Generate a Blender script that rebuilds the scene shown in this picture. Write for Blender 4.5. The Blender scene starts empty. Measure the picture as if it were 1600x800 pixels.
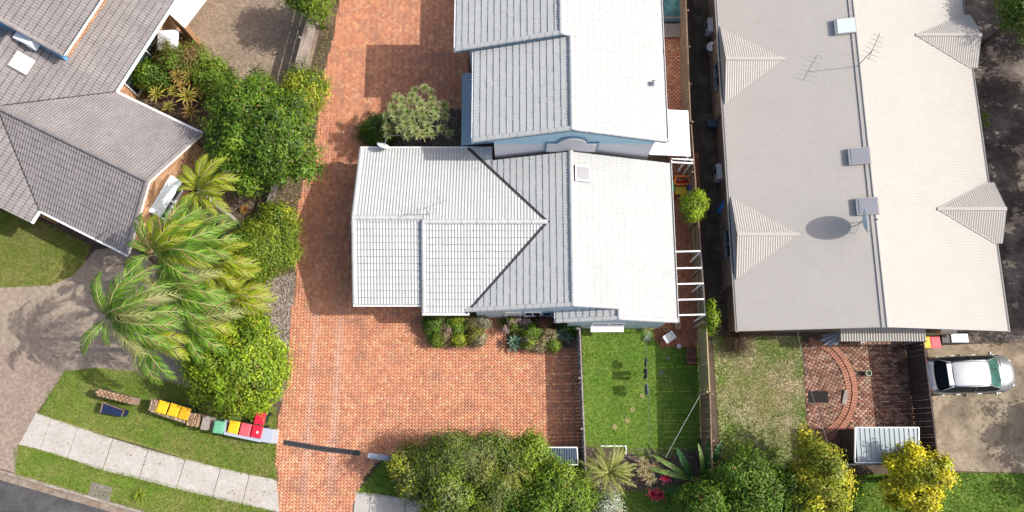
import bpy, bmesh, math, random
import numpy as np
from mathutils import Vector, Matrix

# ------------------------------------------------------------------ camera, world, sun, exposure
SC = bpy.context.scene
COL = SC.collection
F_PX, NADIR_Y, CAM_H = 1244.0, 684.0, 40.4
TILT = math.atan((NADIR_Y - 400) / F_PX)
cam_data = bpy.data.cameras.new('camera')
cam = bpy.data.objects.new('camera', cam_data)
COL.objects.link(cam)
cam.location = (0, 0, CAM_H)
cam.rotation_euler = (TILT, 0, 0)
cam_data.sensor_width = 36
cam_data.lens = 36 * F_PX / 1600
cam_data.clip_end = 600
SC.camera = cam

SUN_EL, SUN_AZ = math.radians(44), math.radians(89)     # azimuth from north, clockwise
W = bpy.data.worlds.new('World')
SC.world = W
W.use_nodes = True
nt = W.node_tree
bg = nt.nodes['Background']
sky = nt.nodes.new('ShaderNodeTexSky')
sky.sky_type = 'NISHITA'
sky.sun_disc = False
sky.sun_elevation = SUN_EL
sky.sun_rotation = SUN_AZ
sky.dust_density = 4.0
sky.ozone_density = 0.4
nt.links.new(sky.outputs[0], bg.inputs[0])
bg.inputs[1].default_value = 0.13
sl = bpy.data.lights.new('sun', 'SUN')
sl.energy = 3.0
sl.angle = math.radians(0.5)
sl.color = (1.0, 0.965, 0.905)
sun = bpy.data.objects.new('sun', sl)
COL.objects.link(sun)
to_sun = Vector((math.sin(SUN_AZ) * math.cos(SUN_EL), math.cos(SUN_AZ) * math.cos(SUN_EL), math.sin(SUN_EL)))
sun.rotation_euler = to_sun.to_track_quat('Z', 'Y').to_euler()
sun.location = to_sun * 60
SC.view_settings.view_transform = 'Standard'
SC.view_settings.look = 'None'
SC.view_settings.exposure = 0.66
SC.view_settings.gamma = 1

# ------------------------------------------------------------------ helpers
RND = random.Random(7)
NR = np.random.default_rng(11)
CT, ST = math.cos(TILT), math.sin(TILT)


def P(px, py, z=0.0):
    """ground (or height z) position seen at a photo pixel: a survey measurement"""
    dx, dy = px - 800, 400 - py
    d = (dx, dy * CT + F_PX * ST, dy * ST - F_PX * CT)
    k = (z - CAM_H) / d[2]
    return Vector((d[0] * k, d[1] * k, z))


def P2(pts, z=0.0):
    return [P(x, y, z).xy for x, y in pts]


def link(o, parent=None):
    COL.objects.link(o)
    if parent is not None:
        o.parent = parent
    return o


WL = {}


def wloc(o):
    v = Vector(o.location)
    while o.parent:
        o = o.parent
        v = v + Vector(o.location)
    return v


def tag(o, label=None, cat=None, group=None, kind=None):
    if label: o['label'] = label
    if cat: o['category'] = cat
    if group: o['group'] = group
    if kind: o['kind'] = kind
    return o


def thing(name, loc, label, cat, group=None, rz=0.0):
    o = link(bpy.data.objects.new(name, None))
    o.location = loc
    o.rotation_euler = (0, 0, rz)
    o.empty_display_size = 0.3
    return tag(o, label, cat, group)


def copy_tree(o, parent=None):
    c = o.copy()
    COL.objects.link(c)
    if parent is not None:
        c.parent = parent
    for ch in list(o.children):
        copy_tree(ch, c)
    return c


def npmesh(name, V, F, mat, parent=None, col=None, smooth=False, world=True, loc=None):
    """mesh from arrays: V (n,3), F (m,k) uniform faces, col (m,3) per-face colour"""
    V = np.asarray(V, dtype=np.float32)
    F = np.asarray(F, dtype=np.int32)
    if parent is not None and world:
        V = V - np.array(wloc(parent), dtype=np.float32)
    me = bpy.data.meshes.new(name)
    n, m, k = len(V), len(F), F.shape[1]
    me.vertices.add(n)
    me.vertices.foreach_set('co', V.ravel())
    me.loops.add(m * k)
    me.loops.foreach_set('vertex_index', F.ravel())
    me.polygons.add(m)
    me.polygons.foreach_set('loop_start', np.arange(0, m * k, k, dtype=np.int32))
    if smooth:
        me.polygons.foreach_set('use_smooth', np.ones(m, dtype=bool))
    if col is not None:
        a = me.attributes.new('col', 'FLOAT_COLOR', 'FACE')
        c4 = np.ones((m, 4), dtype=np.float32)
        c4[:, :3] = col
        a.data.foreach_set('color', c4.ravel())
    me.update(calc_edges=True)
    me.materials.append(mat)
    o = link(bpy.data.objects.new(name, me), parent)
    if loc is not None: o.location = loc
    return o


class MB:
    """collects boxes, prisms, tubes; build() links them as one mesh object"""

    def __init__(s):
        s.v, s.f = [], []

    def add(s, vs, fs):
        n = len(s.v)
        s.v += [tuple(v) for v in vs]
        s.f += [tuple(i + n for i in f) for f in fs]
        return s

    def box(s, c, d, rz=0.0, top=1.0, rot=None):
        """centre c, size d, optional taper of the top"""
        x, y, z = d[0] / 2, d[1] / 2, d[2] / 2
        vs = [(-x, -y, -z), (x, -y, -z), (x, y, -z), (-x, y, -z),
              (-x * top, -y * top, z), (x * top, -y * top, z), (x * top, y * top, z), (-x * top, y * top, z)]
        R = rot if rot is not None else Matrix.Rotation(rz, 3, 'Z')
        c = Vector(c)
        vs = [R @ Vector(v) + c for v in vs]
        return s.add(vs, [(3, 2, 1, 0), (4, 5, 6, 7), (0, 1, 5, 4), (1, 2, 6, 5), (2, 3, 7, 6), (3, 0, 4, 7)])

    def beam(s, a, b, w, h, up=(0, 0, 1)):
        a, b = Vector(a), Vector(b)
        d = (b - a)
        L = d.length
        d.normalize()
        up = Vector(up)
        sd = d.cross(up)
        if sd.length < 1e-4: sd = d.cross(Vector((1, 0, 0)))
        sd.normalize()
        u = sd.cross(d).normalized()
        R = Matrix((d, -sd, u)).transposed()
        return s.box((a + b) / 2, (L, w, h), rot=R)

    def prism(s, poly, z0, z1):
        n = len(poly)
        area = sum(poly[i][0] * poly[(i + 1) % n][1] - poly[(i + 1) % n][0] * poly[i][1] for i in range(n))
        if area < 0: poly = poly[::-1]
        zt = z1 if isinstance(z1, (list, tuple)) else [z1] * n
        vs = [(p[0], p[1], z0) for p in poly] + [(p[0], p[1], z) for p, z in zip(poly, zt)]
        fs = [tuple(range(n - 1, -1, -1)), tuple(range(n, 2 * n))]
        fs += [(i, (i + 1) % n, (i + 1) % n + n, i + n) for i in range(n)]
        return s.add(vs, fs)

    def tube(s, pts, rads, k=6, cap=True):
        pts = [Vector(p) for p in pts]
        if not isinstance(rads, (list, tuple)): rads = [rads] * len(pts)
        vs, fs = [], []
        ref = Vector((0.13, 0.31, 0.94))
        for i, p in enumerate(pts):
            d = (pts[min(i + 1, len(pts) - 1)] - pts[max(i - 1, 0)]).normalized()
            a = d.cross(ref)
            if a.length < .1: a = d.cross(Vector((1, 0, 0)))
            a.normalize()
            b = d.cross(a)
            for j in range(k):
                t = 2 * math.pi * j / k
                vs.append(p + (a * math.cos(t) + b * math.sin(t)) * rads[i])
        for i in range(len(pts) - 1):
            for j in range(k):
                fs.append((i * k + j, (i + 1) * k + j, (i + 1) * k + (j + 1) % k, i * k + (j + 1) % k))
        if cap:
            fs.append(tuple(range(k)))
            fs.append(tuple(range((len(pts) - 1) * k, len(pts) * k))[::-1])
        return s.add(vs, fs)

    def lathe(s, prof, c=(0, 0, 0), k=16, axis=None):
        c = Vector(c)
        R = Vector((0, 0, 1)).rotation_difference(Vector(axis)).to_matrix() if axis is not None else Matrix.Identity(3)
        vs, fs = [], []
        for r, z in prof:
            for j in range(k):
                t = 2 * math.pi * j / k
                vs.append(R @ Vector((r * math.cos(t), r * math.sin(t), z)) + c)
        for i in range(len(prof) - 1):
            for j in range(k):
                fs.append((i * k + j, i * k + (j + 1) % k, (i + 1) * k + (j + 1) % k, (i + 1) * k + j))
        fs.append(tuple(range(k))[::-1])
        fs.append(tuple(range((len(prof) - 1) * k, len(prof) * k)))
        return s.add(vs, fs)

    def mesh(s, name, mat, smooth=False):
        me = bpy.data.meshes.new(name)
        me.from_pydata(s.v, [], s.f)
        me.materials.append(mat)
        if smooth:
            me.polygons.foreach_set('use_smooth', [True] * len(me.polygons))
        me.update()
        return me

    def build(s, name, mat, parent=None, world=True, smooth=False, loc=None, bevel=0):
        if parent is not None and world:
            w = wloc(parent)
            s.v = [(v[0] - w.x, v[1] - w.y, v[2] - w.z) for v in s.v]
        o = link(bpy.data.objects.new(name, s.mesh(name, mat, smooth)), parent)
        if loc is not None: o.location = loc
        if bevel:
            m = o.modifiers.new('bevel', 'BEVEL')
            m.width = bevel
            m.segments = 2
            m.limit_method = 'ANGLE'
        return o


# ------------------------------------------------------------------ materials
def mat(name, base, rough=0.75, var=0.0, scale=3.0, col2=None, bump=0.0, bscale=40.0, metal=0.0, attr=False,
        spec=0.4, translucent=0.0, stain=None, sscale=0.5, samount=0.5, detail=6.0, coat=0.0, trans=0.0):
    m = bpy.data.materials.new(name)
    m.use_nodes = True
    t = m.node_tree
    N, L = t.nodes, t.links
    b = N['Principled BSDF']
    b.inputs['Roughness'].default_value = rough
    b.inputs['Metallic'].default_value = metal
    b.inputs['Specular IOR Level'].default_value = spec
    b.inputs['Coat Weight'].default_value = coat
    b.inputs['Transmission Weight'].default_value = trans
    geo = N.new('ShaderNodeNewGeometry')
    src = None
    if attr:
        a = N.new('ShaderNodeAttribute')
        a.attribute_name = 'col'
        src = a.outputs['Color']

    def noise(sc, det=detail, rgh=0.6):
        n = N.new('ShaderNodeTexNoise')
        n.inputs['Scale'].default_value = sc
        n.inputs['Detail'].default_value = det
        n.inputs['Roughness'].default_value = rgh
        L.new(geo.outputs['Position'], n.inputs['Vector'])
        return n

    def mixc(fac, a, bb, mode='MIX'):
        x = N.new('ShaderNodeMix')
        x.data_type = 'RGBA'
        x.blend_type = mode
        for sock, val in ((x.inputs[0], fac), (x.inputs[6], a), (x.inputs[7], bb)):
            if hasattr(val, 'links'):
                L.new(val, sock)
            elif isinstance(val, (int, float)):
                sock.default_value = val
            else:
                sock.default_value = (*val, 1)
        return x.outputs[2]

    def ramp(s, lo, hi):
        r = N.new('ShaderNodeMapRange')
        r.inputs[1].default_value = lo
        r.inputs[2].default_value = hi
        L.new(s, r.inputs[0])
        return r.outputs[0]

    if src is None:
        src = base
    elif base is not None:
        src = mixc(1.0, src, base, 'MULTIPLY')
    if col2 is not None:
        n = noise(scale)
        src = mixc(ramp(n.outputs[0], 0.38, 0.62), src, col2)
    if stain is not None:
        n = noise(sscale, 5)
        f = ramp(n.outputs[0], 0.48, 0.68)
        mm = N.new('ShaderNodeMath')
        mm.operation = 'MULTIPLY'
        mm.inputs[1].default_value = samount
        L.new(f, mm.inputs[0])
        src = mixc(mm.outputs[0], src, stain)
    if var > 0:
        n = noise(scale * 6, 4, 0.7)
        g = N.new('ShaderNodeMapRange')
        g.inputs[1].default_value = 0.3
        g.inputs[2].default_value = 0.7
        g.inputs[3].default_value = 1 - var
        g.inputs[4].default_value = 1 + var
        L.new(n.outputs[0], g.inputs[0])
        cc = N.new('ShaderNodeCombineColor')
        for i in range(3): L.new(g.outputs[0], cc.inputs[i])
        src = mixc(1.0, src, cc.outputs[0], 'MULTIPLY')
    if hasattr(src, 'links'):
        L.new(src, b.inputs['Base Color'])
    else:
        b.inputs['Base Color'].default_value = (*src, 1)
    if bump > 0:
        n = noise(bscale, 4, 0.7)
        bp = N.new('ShaderNodeBump')
        bp.inputs['Strength'].default_value = bump
        bp.inputs['Distance'].default_value = 0.02
        L.new(n.outputs[0], bp.inputs['Height'])
        L.new(bp.outputs[0], b.inputs['Normal'])
    if translucent > 0:
        tr = N.new('ShaderNodeBsdfTranslucent')
        mx = N.new('ShaderNodeMixShader')
        mx.inputs[0].default_value = translucent
        if hasattr(src, 'links'):
            L.new(src, tr.inputs[0])
        else:
            tr.inputs[0].default_value = (*src, 1)
        L.new(b.outputs[0], mx.inputs[1])
        L.new(tr.outputs[0], mx.inputs[2])
        L.new(mx.outputs[0], N['Material Output'].inputs[0])
    return m


M = dict(
    soil=mat('soil', (.075, .052, .036), .95, .35, 2.0, (.11, .082, .058), .5, 30),
    litter=mat('leaf_litter', (.13, .10, .072), .95, .5, 1.4, (.065, .048, .036), .8, 25, stain=(.25, .20, .15), sscale=.8),
    old_path=mat('stained_old_path', (.10, .078, .066), .95, .4, .5, (.055, .043, .04), .4, 25, stain=(.24, .205, .175), sscale=.55, samount=.8),
    asphalt=mat('asphalt', (.055, .053, .056), .9, .3, 1.5, (.085, .082, .085), .6, 60, stain=(.16, .155, .15), sscale=.5, samount=.45),
    concrete=mat('concrete', (.45, .42, .385), .85, .14, 1.0, (.40, .37, .335), .25, 60, stain=(.33, .28, .22), sscale=.9, samount=.35),
    kerb=mat('kerb_concrete', (.36, .32, .28), .9, .2, 1.2, (.26, .215, .17), .3, 50, stain=(.17, .12, .085), sscale=1.6, samount=.6),
    gutter_stone=mat('gutter_concrete', (.20, .15, .115), .9, .3, 1.0, (.30, .25, .20), .3, 40),
    aggregate=mat('exposed_aggregate', (.27, .215, .165), .9, .3, .7, (.32, .255, .195), .5, 90, stain=(.20, .15, .115), sscale=.35, samount=.22),
    aggregate_pink=mat('pink_aggregate', (.245, .185, .148), .9, .35, .9, (.285, .22, .175), .5, 90),
    stained=mat('stained_shaded_concrete', (.33, .27, .19), .9, .25, .7, (.22, .17, .115), .3, 40, stain=(.075, .05, .035), sscale=.55, samount=.85),  # dark blotches: real stains, plus off-frame tree shade painted into them
    lawn=mat('lawn_soil', (.10, .19, .022), .95, .3, .9, (.15, .22, .035), .6, 40),
    verge=mat('verge_soil', (.13, .18, .026), .95, .3, .7, (.21, .20, .06), .6, 40),
    patchy=mat('patchy_soil', (.20, .25, .07), .95, .3, .6, (.46, .37, .25), .6, 30),
    dry=mat('dry_lawn_soil', (.30, .235, .17), .95, .35, .8, (.24, .185, .135), .7, 40),
    brick_bed=mat('mortar', (.42, .215, .135), .95, .2, 3),
    paver=mat('clay_paver', (1, 1, 1), .85, .16, 3.0, attr=True, bump=.2, bscale=90, stain=(.25, .14, .105), sscale=1.1, samount=.5),
    old_brick=mat('old_brick', (1, 1, 1), .9, .3, 3.0, attr=True, bump=.3, bscale=60, stain=(.07, .055, .03), sscale=.9, samount=.55),
    red_brick=mat('red_paving_brick', (.22, .085, .055), .9, .3, 3.0, (.28, .12, .08), .3, 60),
    edge_brick=mat('edging_brick', (.42, .19, .125), .88, .25, 2.5, (.33, .15, .10), .3, 60),
    wall_brick=mat('wall_brick', (1, 1, 1), .9, .2, 3.0, attr=True, bump=.3, bscale=70),
    roof_white=mat('white_roof_tile', (.45, .455, .448), .6, .05, .8, (.425, .432, .425), .1, 60, stain=(.34, .35, .34), sscale=.9, samount=.16, spec=.35),
    roof_grey=mat('grey_roof_tile', (.245, .222, .218), .75, .15, .8, (.21, .19, .187), .2, 60, stain=(.165, .148, .146), sscale=1.5, samount=.4),
    nose_shade_white=mat('white_tile_nose_shade', (.15, .165, .175), .8, .25, 2),  # dark tone paints in the shadow line at each tile course
    nose_shade_grey=mat('grey_tile_nose_shade', (.06, .055, .055), .85, .25, 2),  # same painted course shadow for the grey tiles
    deck=mat('roof_deck', (.05, .06, .07), .9),
    cap_dark=mat('valley_metal', (.05, .05, .055), .6, .2, 3),
    metal_cream=mat('cream_roof_metal', (.40, .372, .34), .6, .03, .6, (.39, .362, .33), .0, stain=(.365, .338, .305), sscale=.7, samount=.4, spec=.25),
    flash=mat('grey_flashing', (.36, .34, .32), .6, .1, 2),
    white_paint=mat('white_paint', (.80, .80, .79), .5, .05, 3),
    offwhite=mat('off_white_sheet', (.66, .69, .71), .45, .04, 1),
    render_grey=mat('pale_grey_render', (.36, .40, .47), .7, .08, 3),
    lilac=mat('pale_render', (.62, .60, .62), .8, .04, 1, bump=.1, bscale=60),
    blue_wall=mat('blue_cladding', (.40, .60, .70), .7, .05, 1),
    blue_trim=mat('blue_trim', (.14, .26, .36), .6, .05, 2),
    pale_blue=mat('pale_blue_wall', (.50, .60, .64), .75, .05, 1),
    deep_blue=mat('deep_blue_wall', (.12, .33, .56), .7, .08, 1),
    glass=mat('window_glass', (.03, .045, .055), .06, spec=.8),
    glass_teal=mat('teal_glass', (.015, .10, .09), .12, .5, 1.2, (.08, .28, .25), spec=.9),
    skylight=mat('skylight_acrylic', (.60, .68, .74), .2, .05, 2, spec=.6),
    skylight_grey=mat('grey_acrylic', (.26, .26, .29), .25, .08, 3, spec=.6),
    blue_metal=mat('blue_grey_sheet', (.30, .40, .47), .45, .08, 2, metal=.0, spec=.5),
    navy_metal=mat('navy_sheet', (.075, .105, .15), .5, .1, 2),
    shed_metal=mat('pale_zinc_sheet', (.29, .34, .355), .42, .06, 2, spec=.5),
    timber_grey=mat('weathered_timber', (.33, .285, .255), .9, .3, 2, (.24, .205, .185), .4, 50),
    timber_brown=mat('brown_timber', (.23, .16, .105), .9, .3, 2, (.17, .115, .075), .4, 50),
    timber_olive=mat('olive_paint_timber', (.34, .28, .14), .85, .15, 2),
    timber_dark=mat('dark_stained_timber', (.055, .042, .042), .85, .25, 2, (.085, .066, .062), .3, 50),
    timber_tan=mat('tan_timber', (.40, .26, .15), .85, .3, 2, (.30, .19, .11), .3, 50),
    bark=mat('bark', (.13, .10, .075), .95, .3, 3, (.19, .15, .12), .6, 30),
    palm_bark=mat('palm_trunk', (.48, .45, .40), .9, .2, 2, (.36, .33, .29), .3, 30),
    crownshaft=mat('palm_crownshaft', (.20, .30, .12), .6, .15, 2, (.30, .36, .2)),
    leaf=mat('leaf', (1, 1, 1), .42, .0, attr=True, spec=.3, translucent=.18),
    frond=mat('palm_leaflet', (1, 1, 1), .48, .0, attr=True, spec=.28, translucent=.3),
    blade=mat('grass_blade', (1, 1, 1), .7, .0, attr=True, spec=.2, translucent=.25),
    pebble=mat('pebble', (1, 1, 1), .9, .2, attr=True),
    black_plastic=mat('black_plastic', (.012, .012, .013), .5),
    dark_grey=mat('dark_grey_metal', (.06, .06, .065), .5),
    bin_green=mat('dark_green_plastic', (.012, .045, .025), .5, .1, 4),
    lid_yellow=mat('yellow_plastic', (.80, .47, .015), .45, .08, 4),
    lid_yellow_dull=mat('dull_yellow_plastic', (.66, .37, .012), .5, .12, 4),
    lid_red=mat('red_plastic', (.62, .018, .045), .4, .08, 4),
    lid_pink=mat('faded_red_plastic', (.72, .10, .125), .5, .1, 4),
    lid_green=mat('faded_green_plastic', (.14, .40, .24), .5, .1, 4),
    navy=mat('navy_plastic', (.012, .022, .065), .45, .1, 3),
    toy_red=mat('red_toy_plastic', (.6, .02, .025), .4),
    toy_yellow=mat('yellow_toy_plastic', (.75, .50, .02), .4),
    toy_orange=mat('orange_toy_plastic', (.75, .20, .02), .4),
    toy_green=mat('green_toy_plastic', (.05, .42, .16), .4),
    toy_blue=mat('blue_toy_plastic', (.03, .10, .42), .4),
    drum_blue=mat('blue_drum_plastic', (.04, .22, .50), .45),
    silver=mat('silver_car_paint', (.25, .265, .28), .3, .0, metal=.6, spec=.6, coat=.6),
    car_white=mat('pale_silver_paint', (.38, .39, .405), .25, .0, metal=.25, spec=.6, coat=.6),
    car_glass=mat('car_glass', (.010, .016, .02), .35, spec=.12),
    car_glass_green=mat('windscreen_glass', (.02, .085, .07), .05, .5, .8, (.05, .16, .135), spec=.9),
    tail_red=mat('tail_lamp', (.35, .012, .02), .2),
    lamp_clear=mat('headlamp_glass', (.7, .72, .74), .1, spec=.8),
    rubber=mat('rubber', (.02, .02, .02), .8),
    steel=mat('dull_steel', (.42, .43, .44), .4, metal=.7),
    dish_grey=mat('grey_dish_paint', (.42, .53, .58), .5, .05, 2),
    dish_white=mat('pale_dish_paint', (.68, .72, .75), .5, .05, 2),
    shade_cloth=mat('grey_canvas', (.24, .25, .29), .85, .1, 3),
    cloth_dark=mat('dark_cloth', (.02, .026, .038), .9, .2, 5),
    cloth_grey=mat('grey_cloth', (.10, .12, .14), .9, .2, 5),
    stone=mat('sandstone', (.28, .25, .11), .9, .3, 3, (.20, .20, .07), .4, 40),
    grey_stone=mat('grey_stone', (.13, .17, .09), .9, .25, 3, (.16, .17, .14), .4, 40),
    pit=mat('pit_lid', (.24, .20, .19), .9, .25, 2, (.19, .155, .145), .3, 50),
)


# ------------------------------------------------------------------ geometry kits
def inpoly(x, y, poly):
    x, y = np.asarray(x), np.asarray(y)
    r = np.zeros(x.shape, bool)
    n = len(poly)
    for i in range(n):
        x0, y0 = poly[i][0], poly[i][1]
        x1, y1 = poly[(i + 1) % n][0], poly[(i + 1) % n][1]
        if y0 == y1: continue
        c = ((y0 > y) != (y1 > y)) & (x < (x1 - x0) * (y - y0) / (y1 - y0) + x0)
        r ^= c
    return r


def bisect_poly(V, F, poly, mats=None):
    """clip a mesh by the vertical planes through the sides of a convex plan polygon"""
    bm = bmesh.new()
    vs = [bm.verts.new(v) for v in V]
    for k, f in enumerate(F):
        nf = bm.faces.new([vs[i] for i in f])
        if mats is not None: nf.material_index = mats[k]
    cx = sum(p[0] for p in poly) / len(poly)
    cy = sum(p[1] for p in poly) / len(poly)
    for i in range(len(poly)):
        a, b = Vector(poly[i][:2]), Vector(poly[(i + 1) % len(poly)][:2])
        d = b - a
        if d.length < 1e-5: continue
        n = Vector((d.y, -d.x))
        if n.dot(Vector((cx, cy)) - a) > 0: n = -n
        bmesh.ops.bisect_plane(bm, geom=bm.verts[:] + bm.edges[:] + bm.faces[:], plane_co=(a.x, a.y, 0),
                               plane_no=(n.x, n.y, 0), clear_outer=True)
    bm.verts.index_update()
    ov = [tuple(v.co) for v in bm.verts]
    of = [tuple(v.index for v in f.verts) for f in bm.faces]
    om = [f.material_index for f in bm.faces]
    bm.free()
    if mats is not None: return ov, of, om
    return ov, of


class Slope:
    """a roof plane rising from an eave line: O on the eave, u along it, v up the slope (plan)"""

    def __init__(s, O, u, v, tan):
        s.O = Vector(O)
        s.u = Vector((u[0], u[1], 0)).normalized()
        s.v = Vector((v[0], v[1], 0)).normalized()
        s.tan = tan
        s.c = 1 / math.sqrt(1 + tan * tan)
        s.S = Vector((s.v.x * s.c, s.v.y * s.c, tan * s.c))
        s.N = s.u.cross(s.S)
        if s.N.z < 0: s.N = -s.N

    def z(s, x, y):
        return s.O.z + ((x - s.O.x) * s.v.x + (y - s.O.y) * s.v.y) * s.tan

    def pt(s, x, y, h=0.0):
        return Vector((x, y, s.z(x, y))) + s.N * h

    def ab(s, p):
        d = Vector((p[0] - s.O.x, p[1] - s.O.y, 0))
        return d.dot(s.u), d.dot(s.v) / s.c


TW, TE = 0.30, 0.33


def tile_local():
    vs = []
    for r, (b, h0) in enumerate(((-0.040, -0.004), (0.0, 0.038), (TE + 0.02, 0.004))):
        for k in range(9):
            a = k * TW / 8
            vs.append((a, b, h0 + (0.016 * math.cos(4 * math.pi * k / 8) + 0.016 if r else 0)))
    fs = []
    for r in range(2):
        for k in range(8):
            i = r * 9 + k
            fs.append((i, i + 1, i + 10, i + 9))
    return vs, fs


TILE_V, TILE_F = tile_local()
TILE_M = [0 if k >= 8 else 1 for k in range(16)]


class TiledRoof:
    """slopes of interlocking tiles on one house: the nearest 300 are objects, the rest one part"""

    def __init__(s, root, part, material, edge, mesh_name='roof_tile'):
        s.root, s.part, s.m, s.edge = root, part, material, edge
        s.full, s.v, s.f, s.mi = [], [], [], []
        me = bpy.data.meshes.new(mesh_name)
        me.from_pydata(TILE_V, [], TILE_F)
        me.materials.append(material)
        me.materials.append(edge)
        me.polygons.foreach_set('material_index', TILE_M)
        s.me = me

    def slope(s, sl, poly):
        ab = [sl.ab(p) for p in poly]
        a0, a1 = min(p[0] for p in ab), max(p[0] for p in ab)
        b0, b1 = min(p[1] for p in ab), max(p[1] for p in ab)
        R = Matrix((sl.u, sl.S, sl.N)).transposed()
        flip = R.determinant() < 0
        ev, ef, em = [], [], []
        i0, i1 = math.floor(a0 / TW), math.ceil(a1 / TW)
        j0, j1 = math.floor(b0 / TE), math.ceil(b1 / TE)
        for j in range(j0, j1):
            for i in range(i0, i1):
                cs = []
                for da in (0, .5, 1):
                    for db in (0, .5, 1.09):
                        q = sl.O + sl.u * ((i + da) * TW) + sl.S * ((j + db) * TE)
                        cs.append((q.x, q.y))
                ins = inpoly([c[0] for c in cs], [c[1] for c in cs], poly)
                if not ins.any(): continue
                jit = RND.uniform(-.004, .006)
                T = Matrix.Translation(sl.O + sl.u * (i * TW) + sl.S * (j * TE) + sl.N * jit) @ R.to_4x4() @ \
                    Matrix.Rotation(RND.uniform(-.006, .006), 4, 'Z')
                if ins.all():
                    s.full.append((T, flip))
                else:
                    n = len(ev)
                    ev += [tuple(T @ Vector(p)) for p in TILE_V]
                    ef += [tuple(k + n for k in (f[::-1] if flip else f)) for f in TILE_F]
                    em += TILE_M
        if ef:
            v, f, mi = bisect_poly(ev, ef, poly, em)
            s.mi += mi
            n = len(s.v)
            s.v += v
            s.f += [tuple(k + n for k in q) for q in f]

    def finish(s, limit=300):
        nad = Vector((0, 0, CAM_H))
        ok = [t for t in s.full if not t[1]]
        def key(t):
            d = t[0].translation - nad
            q = (d.x, d.y * CT + d.z * ST, -d.y * ST + d.z * CT)
            vis = abs(q[0] / -q[2]) < .62 and abs(q[1] / -q[2]) < .30
            return (not vis, d.length)
        ok.sort(key=key)
        solo = ok[:limit]
        ids = set(id(t) for t in solo)
        w = wloc(s.part)
        for T, _ in solo:
            o = link(bpy.data.objects.new('roof_tile', s.me), s.part)
            T2 = T.copy()
            T2.translation = T.translation - w
            o.matrix_local = T2
        for t in s.full:
            if id(t) in ids: continue
            T, flip = t
            n = len(s.v)
            s.v += [tuple(T @ Vector(p)) for p in TILE_V]
            s.f += [tuple(k + n for k in (f[::-1] if flip else f)) for f in TILE_F]
            s.mi += TILE_M
        mb = MB().add(s.v, s.f)
        o = mb.build('roof_tiles', s.m, s.part)
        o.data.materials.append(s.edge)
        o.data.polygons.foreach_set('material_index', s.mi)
        o['kind'] = 'stuff'


def cap_mesh(m, r=.115, L=.42, name='ridge_tile'):
    mb = MB()
    vs, fs = [], []
    for x, rr in ((0, r * 1.08), (.03, r * 1.08), (L, r * .96)):
        for k in range(7):
            t = math.pi * k / 6
            vs.append((x, math.cos(t) * rr, math.sin(t) * rr * .75 - .03))
    for i in range(2):
        for k in range(6):
            fs.append((i * 7 + k, (i + 1) * 7 + k, (i + 1) * 7 + k + 1, i * 7 + k + 1))
    vs.append((0, 0, -.03))
    fs += [(k + 1, 21, k) for k in range(6)]
    mb.add(vs, fs)
    return mb.mesh(name, m)


def caps(me, part, a, b, lift=.05, step=.38):
    a, b = Vector(a), Vector(b)
    d = b - a
    n = max(1, round(d.length / step))
    st = d / n
    w = wloc(part)
    X = d.normalized()
    Y = Vector((0, 0, 1)).cross(X).normalized()
    Z = X.cross(Y)
    R = Matrix((X, Y, Z)).transposed().to_4x4()
    for i in range(n):
        o = link(bpy.data.objects.new('ridge_tile', me), part)
        o.matrix_local = Matrix.Translation(a + st * i + Z * (lift + RND.uniform(-.006, .006)) - w) @ R @ \
            Matrix.Rotation(RND.uniform(-.02, .02), 4, 'Z') @ Matrix.Diagonal((st.length / .38, 1, 1, 1))


def deck(mb, sl, poly, h=-.01, t=.05):
    """the boarding under a slope"""
    p = [sl.pt(x, y, h) for x, y in poly]
    q = [v - Vector((0, 0, t)) for v in p]
    n = len(p)
    mb.add(p + q, [tuple(range(n)), tuple(range(2 * n - 1, n - 1, -1))] + [((i + 1) % n, i, i + n, (i + 1) % n + n) for i in range(n)])


class Pieces(MB):
    """beams that each become a part of their own"""

    def __init__(s):
        s.q = []

    def beam(s, *a, **k):
        s.q.append(MB().beam(*a, **k))
        return s

    def build(s, name, m, parent, **k):
        return [q.build(name, m, parent, **k) for q in s.q]


def corr(sl, poly, pitch=.12, amp=.016, seg=4, h=0.02):
    ab = [sl.ab(p) for p in poly]
    a0, a1 = min(p[0] for p in ab) - .1, max(p[0] for p in ab) + .1
    b0, b1 = min(p[1] for p in ab) - .1, max(p[1] for p in ab) + .1
    n = int((a1 - a0) / (pitch / seg)) + 1
    V, F = [], []
    for i in range(n):
        a = a0 + i * pitch / seg
        hh = h + amp * math.cos(2 * math.pi * i / seg)
        for b in (b0, b1):
            V.append(sl.O + sl.u * a + sl.S * b + sl.N * hh)
    for i in range(n - 1):
        F.append((2 * i, 2 * i + 2, 2 * i + 3, 2 * i + 1))
    return bisect_poly(V, F, poly)


PAVER_COLS = np.array([1.05, .99, .93]) * np.array([(.51, .22, .125), (.54, .25, .145), (.47, .19, .105), (.57, .32, .18), (.52, .235, .13), (.42, .175, .11), (.58, .35, .215), (.49, .21, .12), (.41, .19, .135), (.55, .28, .16), (.50, .25, .175)])
OLD_COLS = np.array([(.26, .12, .085), (.20, .085, .06), (.32, .17, .125), (.36, .22, .16), (.17, .085, .065), (.28, .16, .12), (.30, .20, .14)])
WALL_COLS = np.array([1.1, 1.16, 1.2]) * np.array([(.56, .31, .165), (.60, .335, .185), (.52, .275, .15), (.63, .375, .21), (.48, .245, .135)])
WOODY = np.array([(.27, .20, .135), (.31, .23, .155), (.24, .175, .12), (.35, .27, .19)])
DULL_COLS = np.array([(.26, .19, .135), (.31, .235, .17), (.22, .155, .115), (.36, .28, .21), (.28, .19, .13)])


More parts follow.
